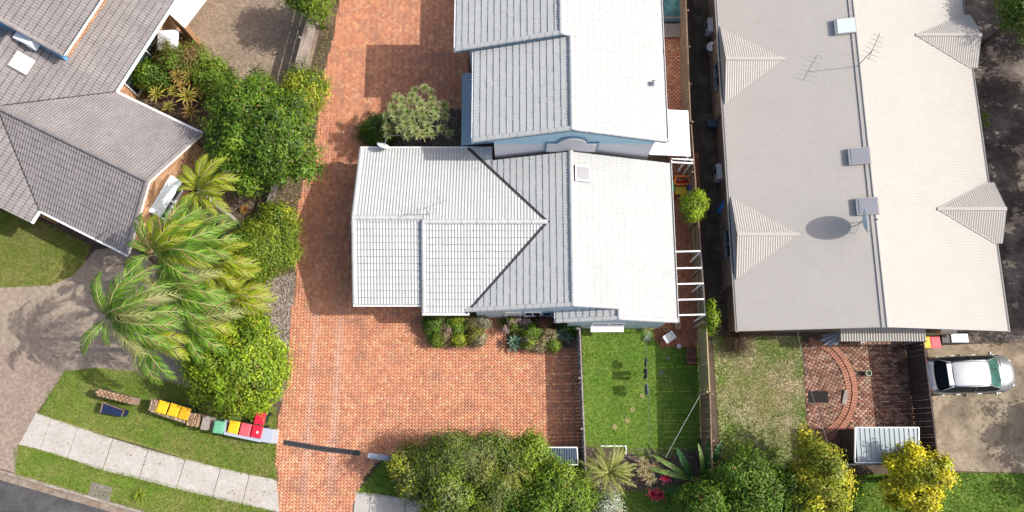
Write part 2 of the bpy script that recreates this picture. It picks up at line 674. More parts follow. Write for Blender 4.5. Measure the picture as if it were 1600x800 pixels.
def bricks_on(name, rects, poly, holes, z, parent, material, cols, hgt=.02, gap=.006, margin=True, jitter=.003, tint=None):
    """rects: array (n,5) cx, cy, half length, half width, angle"""
    R = np.asarray(rects, float)
    k = inpoly(R[:, 0], R[:, 1], poly)
    for h in holes: k &= ~inpoly(R[:, 0], R[:, 1], h)
    R = R[k]
    n = len(R)
    ca, sa = np.cos(R[:, 4]), np.sin(R[:, 4])
    V = np.zeros((n, 8, 3))
    for i, (sx, sy) in enumerate(((-1, -1), (1, -1), (1, 1), (-1, 1))):
        for lay, ins in ((0, 0.0), (1, .004)):
            lx = sx * (R[:, 2] - gap / 2 - ins)
            ly = sy * (R[:, 3] - gap / 2 - ins)
            V[:, i + 4 * lay, 0] = R[:, 0] + lx * ca - ly * sa
            V[:, i + 4 * lay, 1] = R[:, 1] + lx * sa + ly * ca
            V[:, i + 4 * lay, 2] = z + (hgt + NR.uniform(-jitter, jitter, n) if lay else 0)
    base = np.array([(4, 5, 6, 7), (0, 1, 5, 4), (1, 2, 6, 5), (2, 3, 7, 6), (3, 0, 4, 7)])
    F = (base[None] + (np.arange(n) * 8)[:, None, None]).reshape(-1, 4)
    c = cols[NR.integers(0, len(cols), n)] * NR.uniform(.9, 1.12, (n, 1))
    if tint is not None:
        tf, tc = tint(R[:, 0], R[:, 1])
        c = c * (1 - tf[:, None]) + np.array(tc) * tf[:, None] * NR.uniform(.9, 1.1, (n, 1))
    o = npmesh(name, V.reshape(-1, 3), F, material, parent, np.repeat(c, 5, 0))
    o['kind'] = 'stuff'
    return o


def herringbone(poly, w=.115, ang=math.radians(45)):
    p = np.array([(q[0], q[1]) for q in poly])
    c = p.mean(0)
    r = np.abs(p - c).max() * 1.5
    n = int(r / w) + 4
    i, j = np.meshgrid(np.arange(-n, n), np.arange(-n, n), indexing='ij')
    k = (i - j) % 4
    H, Vt = k == 0, k == 3
    out = []
    for msk, ox, oy, a in ((H, 1.0, .5, 0.0), (Vt, .5, 1.0, math.pi / 2)):
        x, y = (i[msk] + ox) * w, (j[msk] + oy) * w
        X = x * math.cos(ang) - y * math.sin(ang) + c[0]
        Y = x * math.sin(ang) + y * math.cos(ang) + c[1]
        out.append(np.stack([X, Y, np.full_like(X, w), np.full_like(X, w / 2), np.full_like(X, a + ang)], 1))
    return np.concatenate(out)


def bond(poly, L=.235, w=.117, ang=0.0, stagger=.5):
    p = np.array([(q[0], q[1]) for q in poly])
    c = p.mean(0)
    r = np.abs(p - c).max() * 1.5
    ni, nj = int(r / L) + 2, int(r / w) + 2
    i, j = np.meshgrid(np.arange(-ni, ni), np.arange(-nj, nj), indexing='ij')
    x = (i + (j % 2) * stagger) * L
    y = j * w
    X = (x * math.cos(ang) - y * math.sin(ang) + c[0]).ravel()
    Y = (x * math.sin(ang) + y * math.cos(ang) + c[1]).ravel()
    o = np.ones_like(X)
    return np.stack([X, Y, o * L / 2, o * w / 2, o * ang], 1)


def brick_wall(name, a, b, z0, ztop, parent, cols, material, t=.012, holes=()):
    """courses of real bricks on the vertical face from a to b (outward normal to the right of a->b)
    ztop(s) gives the top at distance s; holes: (s0, s1, z0, z1)"""
    a, b = Vector((a[0], a[1])), Vector((b[0], b[1]))
    d = b - a
    L = d.length
    d.normalize()
    n = Vector((d.y, -d.x))
    V, F, C = [], [], []
    z, row = z0, 0
    while z < z0 + 12:
        s = -(row % 2) * .12
        any_ = False
        while s < L:
            s0, s1 = max(s, 0) + .005, min(s + .24, L) - .005
            s += .24
            if s1 - s0 < .03: continue
            sm = (s0 + s1) / 2
            if z + .08 > ztop(sm): continue
            any_ = True
            if any(h[0] < sm < h[1] and h[2] < z + .04 < h[3] for h in holes): continue
            o = t + RND.uniform(0, .004)
            k = len(V)
            for q, off in ((s0, 0), (s1, 0), (s0, o), (s1, o)):
                p = a + d * q + n * off
                V += [(p.x, p.y, z + .006), (p.x, p.y, z + .08)]
            F += [(k + 4, k + 6, k + 7, k + 5), (k, k + 4, k + 5, k + 1), (k + 6, k + 2, k + 3, k + 7), (k + 5, k + 7, k + 3, k + 1), (k, k + 2, k + 6, k + 4)]
            c = cols[RND.randrange(len(cols))] * RND.uniform(.85, 1.15)
            C += [c] * 5
        z += .086
        row += 1
        if not any_: break
    o = npmesh(name, V, F, material, parent, C)
    o['kind'] = 'stuff'
    return o


def leaves(pos, nrm, L, Wd, cols, droop=.2, rng=NR):
    """one folded leaf (two triangles) at every position, facing nrm"""
    n = len(pos)
    nrm = nrm / np.maximum(np.linalg.norm(nrm, axis=1, keepdims=True), 1e-6)
    t = rng.normal(size=(n, 3))
    t -= (t * nrm).sum(1, keepdims=True) * nrm
    t /= np.maximum(np.linalg.norm(t, axis=1, keepdims=True), 1e-6)
    sd = np.cross(nrm, t)
    ls = L * rng.uniform(.5, 1.45, (n, 1))
    ws = Wd * rng.uniform(.75, 1.2, (n, 1))
    V = np.stack([pos - t * ls * .5, pos + sd * ws * .5 + nrm * ws * .12, pos + t * ls * .5 - nrm * ls * droop, pos - sd * ws * .5 + nrm * ws * .12], 1)
    F = np.array([(0, 1, 2), (0, 2, 3)])[None] + (np.arange(n) * 4)[:, None, None]
    return V.reshape(-1, 3), F.reshape(-1, 3), np.repeat(cols, 2, 0)


def crown_points(c, r, nclump, nleaf, seed, low=-.35, clump=.22, inner=.12, lump=.16):
    """leaf positions grouped in clumps spread over an uneven ellipsoid"""
    g = np.random.default_rng(seed)
    d = g.normal(size=(nclump * 3, 3))
    d /= np.linalg.norm(d, axis=1, keepdims=True)
    d = d[d[:, 2] > low][:nclump]
    ph = g.uniform(0, 6.28, 6)
    az = np.arctan2(d[:, 1], d[:, 0])
    lum = 1 + lump * (np.sin(2 * az + ph[0]) * .5 + np.sin(3 * az + ph[1]) * .6 + np.sin(5 * az + 3 * d[:, 2] + ph[2]) * .5 + np.sin(7 * d[:, 2] + 2 * az + ph[3]) * .4)
    rad = lum * g.uniform(.66, 1.08, len(d))
    k = g.random(len(d)) < inner
    rad[k] *= g.uniform(.4, .85, k.sum())
    cc = d * rad[:, None] * np.array(r) + np.array(c)
    ci = g.integers(0, len(d), nleaf)
    off = g.normal(size=(nleaf, 3)) * clump * np.array([1, 1, .7])
    pos = cc[ci] + off
    nrm = d[ci] * .7 + off / clump * .45 + np.array([0, 0, .55]) + g.normal(size=(nleaf, 3)) * .38
    return pos, nrm, ci, cc, g


def tree(name, label, cat, base, crown_c, r, nleaf, pal, seed, L=.17, Wd=.085, nclump=None, trunk=.13, group=None, low=-.35, clump=.22, lump=.22, droop=.2, limbs=7):
    root = thing(name, base, label, cat, group)
    nclump = nclump or max(30, int(nleaf / 70))
    nleaf, L, Wd = int(nleaf * 1.5), L * .82, Wd * .84
    pos, nrm, ci, cc, g = crown_points(crown_c, r, nclump, nleaf, seed, low, clump, lump=lump)
    pos[:, 2] = np.maximum(pos[:, 2], .06)
    pal = np.array(pal)
    cl = pal[g.integers(0, len(pal), len(cc))] * g.uniform(.6, 1.4, (len(cc), 1))
    col = cl[ci] * g.uniform(.75, 1.25, (nleaf, 1)) + g.uniform(0, .015, (nleaf, 3)) * np.array([1, .8, .2])
    old = g.random(nleaf) < .025
    col[old] = np.array([.24, .17, .04]) * g.uniform(.7, 1.3, (old.sum(), 1))
    V, F, C = leaves(pos, nrm, L, Wd, col, droop, g)
    npmesh('crown', V, F, M['leaf'], root, C)
    mb = MB()
    b = Vector(base)
    c = Vector(crown_c)
    if trunk > 0:
        fork = b.lerp(c, .55)
        fork.z = b.z + (c.z - b.z) * .6
        mb.tube([b - Vector((0, 0, .1)), b.lerp(fork, .5) + Vector((.05, -.04, 0)), fork], [trunk * 1.25, trunk, trunk * .85], 8)
        for i in range(limbs):
            e = Vector(cc[g.integers(0, len(cc))])
            m = fork.lerp(e, .5) + Vector((g.uniform(-.15, .15), g.uniform(-.15, .15), .12))
            mb.tube([fork, m, e], [trunk * .6, trunk * .4, trunk * .12], 5)
        mb.build('trunk', M['bark'], root, smooth=True)
    return root


def grass(name, polys, n_per_m2, pal_a, pal_b, parent=None, holes=(), z=.01, hgt=.06, wd=.02, scale=.7, seed=3, label=None, cut=0.0, lean=.5, bare=None, mix=.16):
    g = np.random.default_rng(seed)
    Vs, Fs, Cs, off = [], [], [], 0
    for poly in polys:
        p = np.array([(q[0], q[1]) for q in poly])
        lo, hi = p.min(0), p.max(0)
        n = int((hi - lo).prod() * n_per_m2)
        x, y = g.uniform(lo[0], hi[0], n), g.uniform(lo[1], hi[1], n)
        k = inpoly(x, y, poly)
        for h in holes: k &= ~inpoly(x, y, h)
        x, y = x[k], y[k]
        f = (np.sin(x * scale * 2.1 + 1.3 * np.sin(y * scale * 1.7)) + np.sin(y * scale * 2.7 + 1.1 * np.sin(x * scale * 3.1 + 2)) + np.sin((x - y) * scale * 5.3)) / 6 + .5
        if bare is not None:
            f = f * .7 + .75 * (np.hypot((x - bare[0]) / bare[2], (y - bare[1]) / bare[3]) - .62)
        f = np.clip(f + g.normal(0, mix, len(x)), 0, 1)
        if cut > 0:
            kk = f > cut * g.random(len(x))
            x, y, f = x[kk], y[kk], f[kk]
        n = len(x)
        a = g.uniform(0, 6.283, n)
        h = hgt * g.uniform(.5, 1.3, n)
        w = wd * g.uniform(.6, 1.3, n)
        ca, sa = np.cos(a), np.sin(a)
        la, lm = g.uniform(0, 6.283, n), h * lean * g.uniform(.2, 1.8, n)
        V = np.zeros((n, 3, 3))
        V[:, 0] = np.stack([x - ca * w, y - sa * w, np.full(n, z)], 1)
        V[:, 1] = np.stack([x + ca * w, y + sa * w, np.full(n, z)], 1)
        V[:, 2] = np.stack([x + np.cos(la) * lm, y + np.sin(la) * lm, z + h], 1)
        c = (np.array(pal_a)[None] * f[:, None] + np.array(pal_b)[None] * (1 - f[:, None])) * g.uniform(.7, 1.35, (n, 1))
        Vs.append(V.reshape(-1, 3))
        Fs.append(np.arange(n * 3).reshape(-1, 3) + off)
        Cs.append(c)
        off += n * 3
    o = npmesh(name, np.concatenate(Vs), np.concatenate(Fs), M['blade'], parent, np.concatenate(Cs))
    o['kind'] = 'stuff'
    if label: o['label'] = label
    return o


def frond_mesh(name, L=2.6, rise=.9, droop=1.0, leaf=.55, n=34, pal=((.10, .17, .03), (.17, .24, .05)), seed=0, wd=.045, swirl=.0, fall=.35, m=None):
    """a pinnate palm leaf along +X: arching midrib with folded drooping leaflets"""
    g = random.Random(seed)
    V, F, C = [], [], []
    pts = []
    for i in range(13):
        t = i / 12
        pts.append(Vector((L * (t - .12 * t * t * t), swirl * t * t * L, rise * L * (t - t * t * .72) - droop * L * .5 * t ** 3)))
    mbt = MB().tube(pts, [.045 * (1 - .8 * i / 12) + .005 for i in range(13)], 4)
    stem = (.42, .42, .16)
    V += mbt.v
    for f in mbt.f:
        if len(f) == 4:
            F += [(f[0], f[1], f[2]), (f[0], f[2], f[3])]
            C += [stem, stem]
    for s in (-1, 1):
        for i in range(n):
            if g.random() < .12: continue
            t = .14 + .86 * (i + g.random() * .6) / n
            k = min(t * 12, 11.99)
            p = pts[int(k)].lerp(pts[int(k) + 1], k - int(k))
            d = (pts[int(k) + 1] - pts[int(k)]).normalized()
            sd = d.cross(Vector((0, 0, 1))).normalized() * s
            ll = leaf * max(.12, math.sin(math.pi * min(1, .10 + t * .82))) ** .8 * g.uniform(.85, 1.1)
            dr = (sd * .72 + d * (.72 + .55 * t) + Vector((0, 0, g.uniform(.0, .25)))).normalized()
            mid = p + dr * ll * .5 + Vector((0, 0, g.uniform(-.06, .06)))
            tip = p + dr * ll * .92 - Vector((0, 0, fall * ll * g.uniform(.7, 1.3)))
            w = d * wd * .5
            a = len(V)
            V += [p - w * .5, p + w * .5, mid - w, mid + w, tip]
            F += [(a, a + 1, a + 3), (a, a + 3, a + 2), (a + 2, a + 3, a + 4)]
            q = g.random()
            bri = g.uniform(.65, 1.35)
            c = [(pal[0][j] * (1 - q) + pal[1][j] * q) * bri for j in range(3)]
            if g.random() < .04: c = [.30, .20, .09]
            C += [c, c, c]
    me_o = npmesh(name, [tuple(v) for v in V], F, m or M['frond'], None, C)
    me = me_o.data
    bpy.data.objects.remove(me_o)
    return me


def palm(name, label, base, top, fronds, meshes, trunk_r=.10, cat='palm', group=None, seed=0, shaft=True, scale=1.0):
    """fronds: list of (azimuth deg, pitch deg, scale)"""
    g = random.Random(seed)
    root = thing(name, base, label, cat, group)
    b, t = Vector(base), Vector(top)
    mb = MB()
    mb.tube([b - Vector((0, 0, .1)), b.lerp(t, .3) + Vector((.03, .05, 0)), b.lerp(t, .7), t], [trunk_r * 1.4, trunk_r * 1.05, trunk_r, trunk_r * .9], 9)
    mb.build('trunk', M['palm_bark'], root, smooth=True)
    if shaft:
        MB().tube([t - Vector((0, 0, .05)), t + Vector((0, 0, .35)), t + Vector((0, 0, .8))], [trunk_r * 1.15, trunk_r * 1.1, trunk_r * .5], 9).build('crownshaft', M['crownshaft'], root, smooth=True)
    for i, (az, pit, sc) in enumerate(fronds):
        o = link(bpy.data.objects.new('frond', g.choice(meshes)), root)
        o.location = t - b + Vector((0, 0, .55 if shaft else .1))
        o.rotation_euler = (math.radians(g.uniform(-14, 14)), math.radians(-pit), math.radians(az))
        s = sc * scale * g.uniform(.92, 1.08)
        o.scale = (s, s, s)
    return root


def rosette_mesh(name, n=26, L=.42, w=.035, pal=((.28, .30, .10), (.42, .40, .18)), up=.5, seed=0, curve=.25, tipc=None, cup=0.0):
    g = random.Random(seed)
    V, F, C = [], [], []
    for i in range(n):
        az = i * 2.39996 + g.uniform(-.15, .15)
        k = (i + .5) / n
        el = math.radians(85) * (1 - k) * up * 1.6 + math.radians(8) * k + g.uniform(-.12, .12)
        el = min(el, 1.45)
        ll = L * (.62 + .38 * k) * g.uniform(.85, 1.12)
        d = Vector((math.cos(az) * math.cos(el), math.sin(az) * math.cos(el), math.sin(el)))
        sd = Vector((-math.sin(az), math.cos(az), 0))
        up_ = Vector((0, 0, 1))
        p1 = d * ll * .45
        p2 = d * ll * .8 - up_ * ll * curve * .25
        p3 = d * ll - up_ * ll * curve * .75
        a = len(V)
        fo = sd.cross(d) * w * .25 * (1 if sd.cross(d).z > 0 else -1)
        V += [sd * w * .3, -sd * w * .3, p1 + sd * w * .5 + fo, p1 - sd * w * .5 + fo, p2 + sd * w * .36 + fo, p2 - sd * w * .36 + fo, p3, p1 - fo * .4, p2 - fo * .4]
        F += [(a, a + 7, a + 2), (a, a + 1, a + 7), (a + 1, a + 3, a + 7), (a + 2, a + 7, a + 8), (a + 2, a + 8, a + 4), (a + 7, a + 3, a + 5), (a + 7, a + 5, a + 8), (a + 4, a + 8, a + 6), (a + 8, a + 5, a + 6)]
        q = g.random()
        c = [(pal[0][j] * (1 - q) + pal[1][j] * q) * g.uniform(.85, 1.15) for j in range(3)]
        tc = tipc or c
        C += [c] * 7 + [tc] * 2
    o = npmesh(name, [tuple(v) for v in V], F, M['frond'], None, C)
    me = o.data
    bpy.data.objects.remove(o)
    return me


def single(name, me, loc, label, cat, group=None, rz=0.0, s=1.0, tilt=(0, 0)):
    o = link(bpy.data.objects.new(name, me))
    o.location = loc
    o.rotation_euler = (tilt[0], tilt[1], rz)
    o.scale = (s, s, s)
    return tag(o, label, cat, group)


def sheet(name, poly, z, m, kind='structure', label=None, depth=.12):
    mb = MB()
    mb.prism([tuple(p) for p in poly], z - depth, z)
    o = mb.build(name, m)
    if kind: o['kind'] = kind
    if label: o['label'] = label
    return o

# ------------------------------------------------------------------ setting: ground, road, paths, lawns
kl = [P(-900, 470), P(25, 741), P(240, 803), P(1500, 1166)]
ground_poly = [(k.x, k.y) for k in kl] + [(120, -40), (120, 120), (-120, 120), (-120, kl[0].y)]
sheet('ground', ground_poly, 0.0, M['soil'], depth=.3)
mb = MB(); mb.prism([(-260, -260), (260, -260), (260, 260), (-260, 260)], -.5, -.13)
mb.build('road', M['asphalt'])['kind'] = 'structure'
a, b = Vector((kl[1].x, kl[1].y)), Vector((kl[2].x, kl[2].y))
kd = (b - a).normalized(); kn = Vector((kd.y, -kd.x))
mb = MB(); g2 = MB()
s = -22.0
kroot = link(bpy.data.objects.new('kerb', None)); kroot.location = (a.x, a.y, 0); kroot['kind'] = 'structure'
while s < 40:
    p, q = a + kd * (s + .008), a + kd * (s + 2.392)
    m1 = MB(); n0, n1 = kn * .004, kn * .15
    m1.prism([(p + n0)[:], (q + n0)[:], (q + n1)[:], (p + n1)[:]], -.2, .012)
    m1.build('kerb_stone', M['kerb'], kroot, bevel=.02)
    m1 = MB(); n0, n1 = kn * .152, kn * .48
    m1.prism([(p + n0)[:], (q + n0)[:], (q + n1)[:], (p + n1)[:]], -.2, -.10)
    m1.build('gutter_slab', M['gutter_stone'], kroot, bevel=.01)
    s += 2.4

sheet('bare_lawn', P2([(318, -60), (280, 40), (300, 90), (335, 120), (352, 165), (440, 210), (482, 118), (524, -60)]), .006, M['dry'])
sheet('side_lawn', P2([(-60, 318), (50, 338), (100, 362), (142, 383), (132, 412), (112, 432), (80, 446), (-60, 452)]), .010, M['verge'])
sheet('shared_drive', P2([(-90, 436), (60, 444), (84, 442), (116, 428), (150, 390), (205, 385), (262, 430), (310, 470), (320, 560), (300, 620), (190, 600), (100, 590), (60, 570), (-20, 545), (-90, 530)]), .006, M['aggregate'])
sheet('front_path', P2([(-200, 500), (-20, 530), (60, 555), (100, 583), (58, 645), (28, 695), (24, 739), (-260, 655)]), .014, M['aggregate_pink'])
VERGE_A = P2([(60, 645), (100, 582), (150, 578), (210, 586), (300, 612), (360, 625), (432, 640), (430, 745), (380, 733), (320, 720), (230, 690), (150, 668)])
VERGE_B = P2([(24, 738), (22, 700), (32, 697), (432, 798), (436, 858), (240, 801)])
VERGE_C = P2([(557, 771), (600, 716), (660, 708), (910, 748), (940, 770), (930, 850), (700, 800), (640, 781)])
sheet('nature_strip', P2([(60, 650), (100, 580), (150, 574), (210, 580), (300, 606), (360, 620), (432, 636), (431, 752), (380, 740), (320, 727), (230, 698), (150, 676)]), .012, M['verge'])
sheet('nature_strip', P2([(22, 740), (20, 696), (32, 690), (432, 792), (436, 858), (240, 802)]), .013, M['verge'])
sheet('nature_strip', VERGE_C, .012, M['lawn'])
YARD = P2([(909, 514), (1030, 512), (1032, 541), (1093, 541), (1094, 700), (1040, 716), (1000, 716), (975, 702), (914, 698)])
sheet('back_lawn', YARD, .012, M['lawn'])
RYARD = P2([(1113, 525), (1252, 525), (1262, 700), (1268, 742), (1128, 745)])
sheet('side_yard', RYARD, .012, M['patchy'])
SLAWN = P2([(940, 772), (1130, 747), (1470, 738), (1760, 742), (1760, 900), (930, 900)])
sheet('street_lawn', SLAWN, .010, M['lawn'])
sheet('concrete_drive', P2([(1448, 540), (1700, 532), (1700, 742), (1468, 735)]), .008, M['stained'])
sheet('leaf_littered_ground', P2([(1490, -160), (1760, -160), (1760, 530), (1500, 536)]), .006, M['old_path'])
sheet('gravel_strip', P2([(372, 470), (408, 440), (463, 425), (456, 500), (446, 600), (440, 630), (400, 560)]), .008, M['litter'])

PAVER_COLS = PAVER_COLS * .7 + PAVER_COLS.mean(0) * .33
# clay brick driveway in herringbone
DRIVE = P2([(541, -70), (520, 62), (503, 125), (497, 185), (482, 250), (466, 318), (461, 360), (461, 440), (455, 500), (446, 600), (438, 640), (428, 690), (434, 760), (437, 850), (546, 850), (551, 790), (566, 750), (588, 722), (640, 712), (906, 702), (906, 500), (880, 492), (662, 478), (562, 470), (566, 236), (730, 225), (735, -70)])
BED1 = P2([(662, 490), (757, 492), (757, 532), (742, 541), (702, 541), (676, 532), (662, 520)])
BED2 = P2([(789, 486), (908, 498), (907, 545), (789, 545)])
BED3 = P2([(582, 232), (590, 195), (625, 170), (725, 170), (732, 235)])
sheet('driveway', DRIVE, .008, M['brick_bed'])
dr = bpy.data.objects['driveway']


def wheel_wear(x, y):
    """two pale worn wheel tracks along the drive"""
    a, b = P(484, 640), P(496, 470)
    off = a.x + (y - a.y) * (b.x - a.x) / (b.y - a.y)
    f = np.exp(-((x - off) / .17) ** 2) + np.exp(-((x - off - 1.25) / .20) ** 2)
    f *= np.clip((7.6 - y) / 1.5, 0, 1) * np.clip((y + 4.5) / 3, 0, 1)
    return np.clip(f * .62 * (.75 + .25 * np.sin(y * 2.3) * np.sin(y * 5.1 + x * 3)), 0, .7), (.55, .37, .30)


bricks_on('paving_brick', herringbone(DRIVE), DRIVE, [BED1, BED2, BED3], .008, dr, M['paver'], PAVER_COLS, .018, gap=.004, tint=wheel_wear)
for bpoly in (BED1, BED2, BED3):
    sheet('garden_bed', bpoly, .02, M['soil'])
# soldier course of bricks round the front beds: each brick a part of its bed
eb = MB().box((0, 0, 0), (.235, .11, .07)).mesh('edging_brick', M['edge_brick'])


def edging(bed, pts, step=.12):
    for (a, b) in zip(pts[:-1], pts[1:]):
        a, b = P(*a), P(*b)
        d = b - a
        n = int(d.length / step)
        for i in range(n):
            o = link(bpy.data.objects.new('edging_brick', eb), bed)
            o.location = a + d * ((i + .5) / n) + Vector((0, 0, .03 + RND.uniform(-.004, .004)))
            o.rotation_euler = (0, 0, math.atan2(d.y, d.x) + math.pi / 2 + RND.uniform(-.05, .05))


edging(bpy.data.objects['garden_bed'], [(760, 496), (760, 534), (743, 544), (700, 544), (674, 535)])
edging(bpy.data.objects['garden_bed.001'], [(792, 547), (906, 547)])

# footpath of separate concrete slabs
def slabs(name, tops, bots, z=.03):
    root = link(bpy.data.objects.new(name, None))
    root.location = P(*tops[0])
    root['kind'] = 'structure'
    for (t0, t1, b0, b1) in zip(tops[:-1], tops[1:], bots[:-1], bots[1:]):
        q = [P(*t0).xy, P(*t1).xy, P(*b1).xy, P(*b0).xy]
        c = (q[0] + q[1] + q[2] + q[3]) / 4
        q = [c + (p - c) * (1 - .022 / max((p - c).length, .1)) for p in q]
        MB().prism([tuple(p) for p in q], -.05, z + RND.uniform(-.004, .004)).build('paving_slab', M['concrete'], root, bevel=.008)


slabs('footpath', [(57, 644), (80, 653), (122, 667), (177, 685), (232, 702), (290, 717), (345, 731), (390, 741), (433, 749)],
      [(29, 695), (63, 703), (105, 716), (160, 735), (217, 749), (275, 764), (332, 778), (378, 788), (437, 801)])
slabs('footpath', [(556, 768), (580, 770), (635, 778), (690, 786), (745, 794), (800, 803), (855, 811), (910, 820)], [(549, 826), (573, 829), (628, 837), (683, 846), (738, 854), (793, 863), (848, 871), (903, 880)])
# pit lid set in the verge by the kerb: two concrete covers
pit = thing('pit_lid', P(159, 768), 'grey concrete stormwater pit lid in the grass beside the kerb', 'pit lid')
for q in ([(143, 753), (176, 761), (174, 771), (140, 764)], [(140, 765), (174, 772), (170, 785), (137, 773)]):
    MB().prism([tuple(v) for v in P2(q)], -.04, .035).build('cover', M['pit'], pit, bevel=.01)
    cx, cy = sum(v[0] for v in q) / 4, sum(v[1] for v in q) / 4
    for dx in (-7, 7):
        MB().lathe([(.03, 0), (.03, .006)], P(cx + dx, cy, .036), 8).build('lifting_hole', M['black_plastic'], pit)

# brick paths and courtyards
PATIO = P2([(1022, 512), (1046, 500), (1046, 240), (1092, 240), (1100, 540), (1030, 541), (1022, 532)])
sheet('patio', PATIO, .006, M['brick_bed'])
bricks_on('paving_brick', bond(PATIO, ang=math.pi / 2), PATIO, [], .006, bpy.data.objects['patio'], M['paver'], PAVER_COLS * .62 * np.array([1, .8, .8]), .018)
NPASS = P2([(1026, 58), (1072, 58), (1076, 175), (1036, 175)])
sheet('side_path', NPASS, .006, M['brick_bed'])
bricks_on('paving_brick', bond(NPASS), NPASS, [], .006, bpy.data.objects['side_path'], M['paver'], PAVER_COLS, .018)
sheet('passage_path', P2([(1080, -60), (1118, -60), (1148, 528), (1112, 528)]), .004, M['litter'])
COURT = P2([(1253, 530), (1418, 530), (1440, 722), (1264, 722), (1260, 640)])
sheet('courtyard', COURT, .006, M['soil'])
court = bpy.data.objects['courtyard']
cc = P(1247, 605).xy
ringc = Vector((cc.x, cc.y))
RI, RO = 2.35, 2.98
th = np.linspace(0, 2 * math.pi, 40, endpoint=False)
RING = [(ringc.x + RO * math.cos(t), ringc.y + RO * math.sin(t)) for t in th]
bricks_on('paving_brick', bond(COURT), COURT, [RING], .006, court, M['old_brick'], OLD_COLS * 1.15, .018, jitter=.006)
INNER = [(ringc.x + RI * math.cos(t), ringc.y + RI * math.sin(t)) for t in th]
INC = P2([(1255, 560), (1340, 560), (1340, 660), (1262, 660)])
hole = P2([(1262, 611), (1293, 611), (1294, 629), (1263, 629)])
ib = bond(INNER, ang=.3)
k = inpoly(ib[:, 0], ib[:, 1], COURT)
bricks_on('paving_brick', ib[k], INNER, [hole], .006, court, M['old_brick'], OLD_COLS, .016, jitter=.008)
# curved edging: two rings of bricks, each brick a part of the courtyard
rb = MB().box((0, 0, 0), (.28, .115, .075), top=.97).mesh('ring_brick', M['edge_brick'])
for ring, rr in ((0, RI + .155), (1, RI + .475)):
    n = int(2 * math.pi * rr / .135)
    for i in range(n):
        t = 2 * math.pi * (i + .5 * ring) / n
        x, y = ringc.x + rr * math.cos(t), ringc.y + rr * math.sin(t)
        if not inpoly([x], [y], COURT)[0]: continue
        o = link(bpy.data.objects.new('ring_brick', rb), court)
        o.location = Vector((x, y, .022 + RND.uniform(-.006, .008)))
        o.rotation_euler = (RND.uniform(-.02, .02), RND.uniform(-.02, .02), t + RND.uniform(-.03, .03))
        s_ = RND.uniform(.96, 1.03)
        o.scale = (s_, s_ * rr / (RI + .3), 1)
sheet('fire_pit', hole, .030, mat('ash', (.018, .014, .012), .95, .4, 4))
# round stepping stones across the lawn
st = MB().lathe([(.17, 0), (.17, .03), (.15, .04)], k=11).mesh('stepping_stone', M['stone'])
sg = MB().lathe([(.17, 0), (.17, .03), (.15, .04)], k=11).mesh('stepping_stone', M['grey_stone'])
for (x, y, m_, lab) in ((1003, 618, st, 'pale round stepping stone beside the hanging shirts'), (988, 640, st, 'pale round stepping stone second from the hanging shirts'), (980, 657, st, 'pale round stepping stone midway down the sunny lawn'),
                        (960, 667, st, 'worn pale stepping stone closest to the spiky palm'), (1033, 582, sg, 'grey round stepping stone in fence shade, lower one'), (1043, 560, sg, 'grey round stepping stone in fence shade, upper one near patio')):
    single('stepping_stone', m_, P(x, y, .005), lab, 'stepping stone', 'stepping stones across the back lawn', rz=RND.random() * 6, s=RND.uniform(.7, .9))

# ------------------------------------------------------------------ buildings
def window(parent, a, b, z0, z1, nrm, frame_m, glass_m, fw=.06, out=.05, panes=2):
    """window on a wall from plan point a to b"""
    a, b = Vector((a[0], a[1], 0)), Vector((b[0], b[1], 0))
    n = Vector((nrm[0], nrm[1], 0)).normalized()
    d = (b - a).normalized()
    f = MB()
    c = n * (out / 2 + .004)
    Z = Vector((0, 0, 1))
    up = n
    f.beam(a + Z * (z0 + fw / 2) + c, b + Z * (z0 + fw / 2) + c, out, fw)
    f.beam(a + Z * (z1 - fw / 2) + c, b + Z * (z1 - fw / 2) + c, out, fw)
    for p in [a + d * fw / 2, b - d * fw / 2] + [a.lerp(b, i / panes) for i in range(1, panes)]:
        f.beam(p + Z * (z0 + fw) + c, p + Z * (z1 - fw) + c, fw, out - .004, up=n)
    fo = f.build('window', frame_m, parent)
    g = MB()
    for i in range(panes):
        p, q = a.lerp(b, i / panes) + d * fw * .5, a.lerp(b, (i + 1) / panes) - d * fw * .5
        g = MB()
        g.beam(p + Z * ((z0 + z1) / 2) + n * .014, q + Z * ((z0 + z1) / 2) + n * .014, .012, z1 - z0 - fw * 2)
        g.build('pane', glass_m, fo)
    return fo


def gable_pts(p0, p1, zt0, zt1, zm, z0, t, nrm):
    pass


# --- front house: white tiles, main block with a west wing and a south bay
XW, XE, TN, EZ = -2.25, 7.9, .33, 2.5
XM = (XW + XE) / 2
RZ = EZ + (XE - XM) * TN
YS, YN, YB = 5.9, 13.42, 5.38
fh = thing('house', (2.0, 9.5, 0), 'low house with white tiled cross-shaped roof between brick driveway and back lawn', 'house', 'tiled houses')
wallo = MB()
wallo.prism([(XW + .5, YS + .07), (XE - .45, YS + .07), (XE - .45, YN - .02), (XW + .5, YN - .02)], 0, EZ - .02)
wallo.prism([(2.75, YB + .05), (XE - .45, YB + .05), (XE - .45, YS + .3), (2.75, YS + .3)], 0, EZ - .03)
wallo.prism([(-7.3, 6.65), (-4.0, 6.65), (-4.0, 6.25), (-1.6, 6.25), (-1.6, 13.8), (-7.3, 13.8)], 0, EZ - .02)
wallo.prism([(-2.2, 13.3), (-1.0, 13.3), (-1.0, 13.8), (-2.2, 13.8)], 0, EZ - .04)
wallo.build('wall', M['pale_blue'], fh)
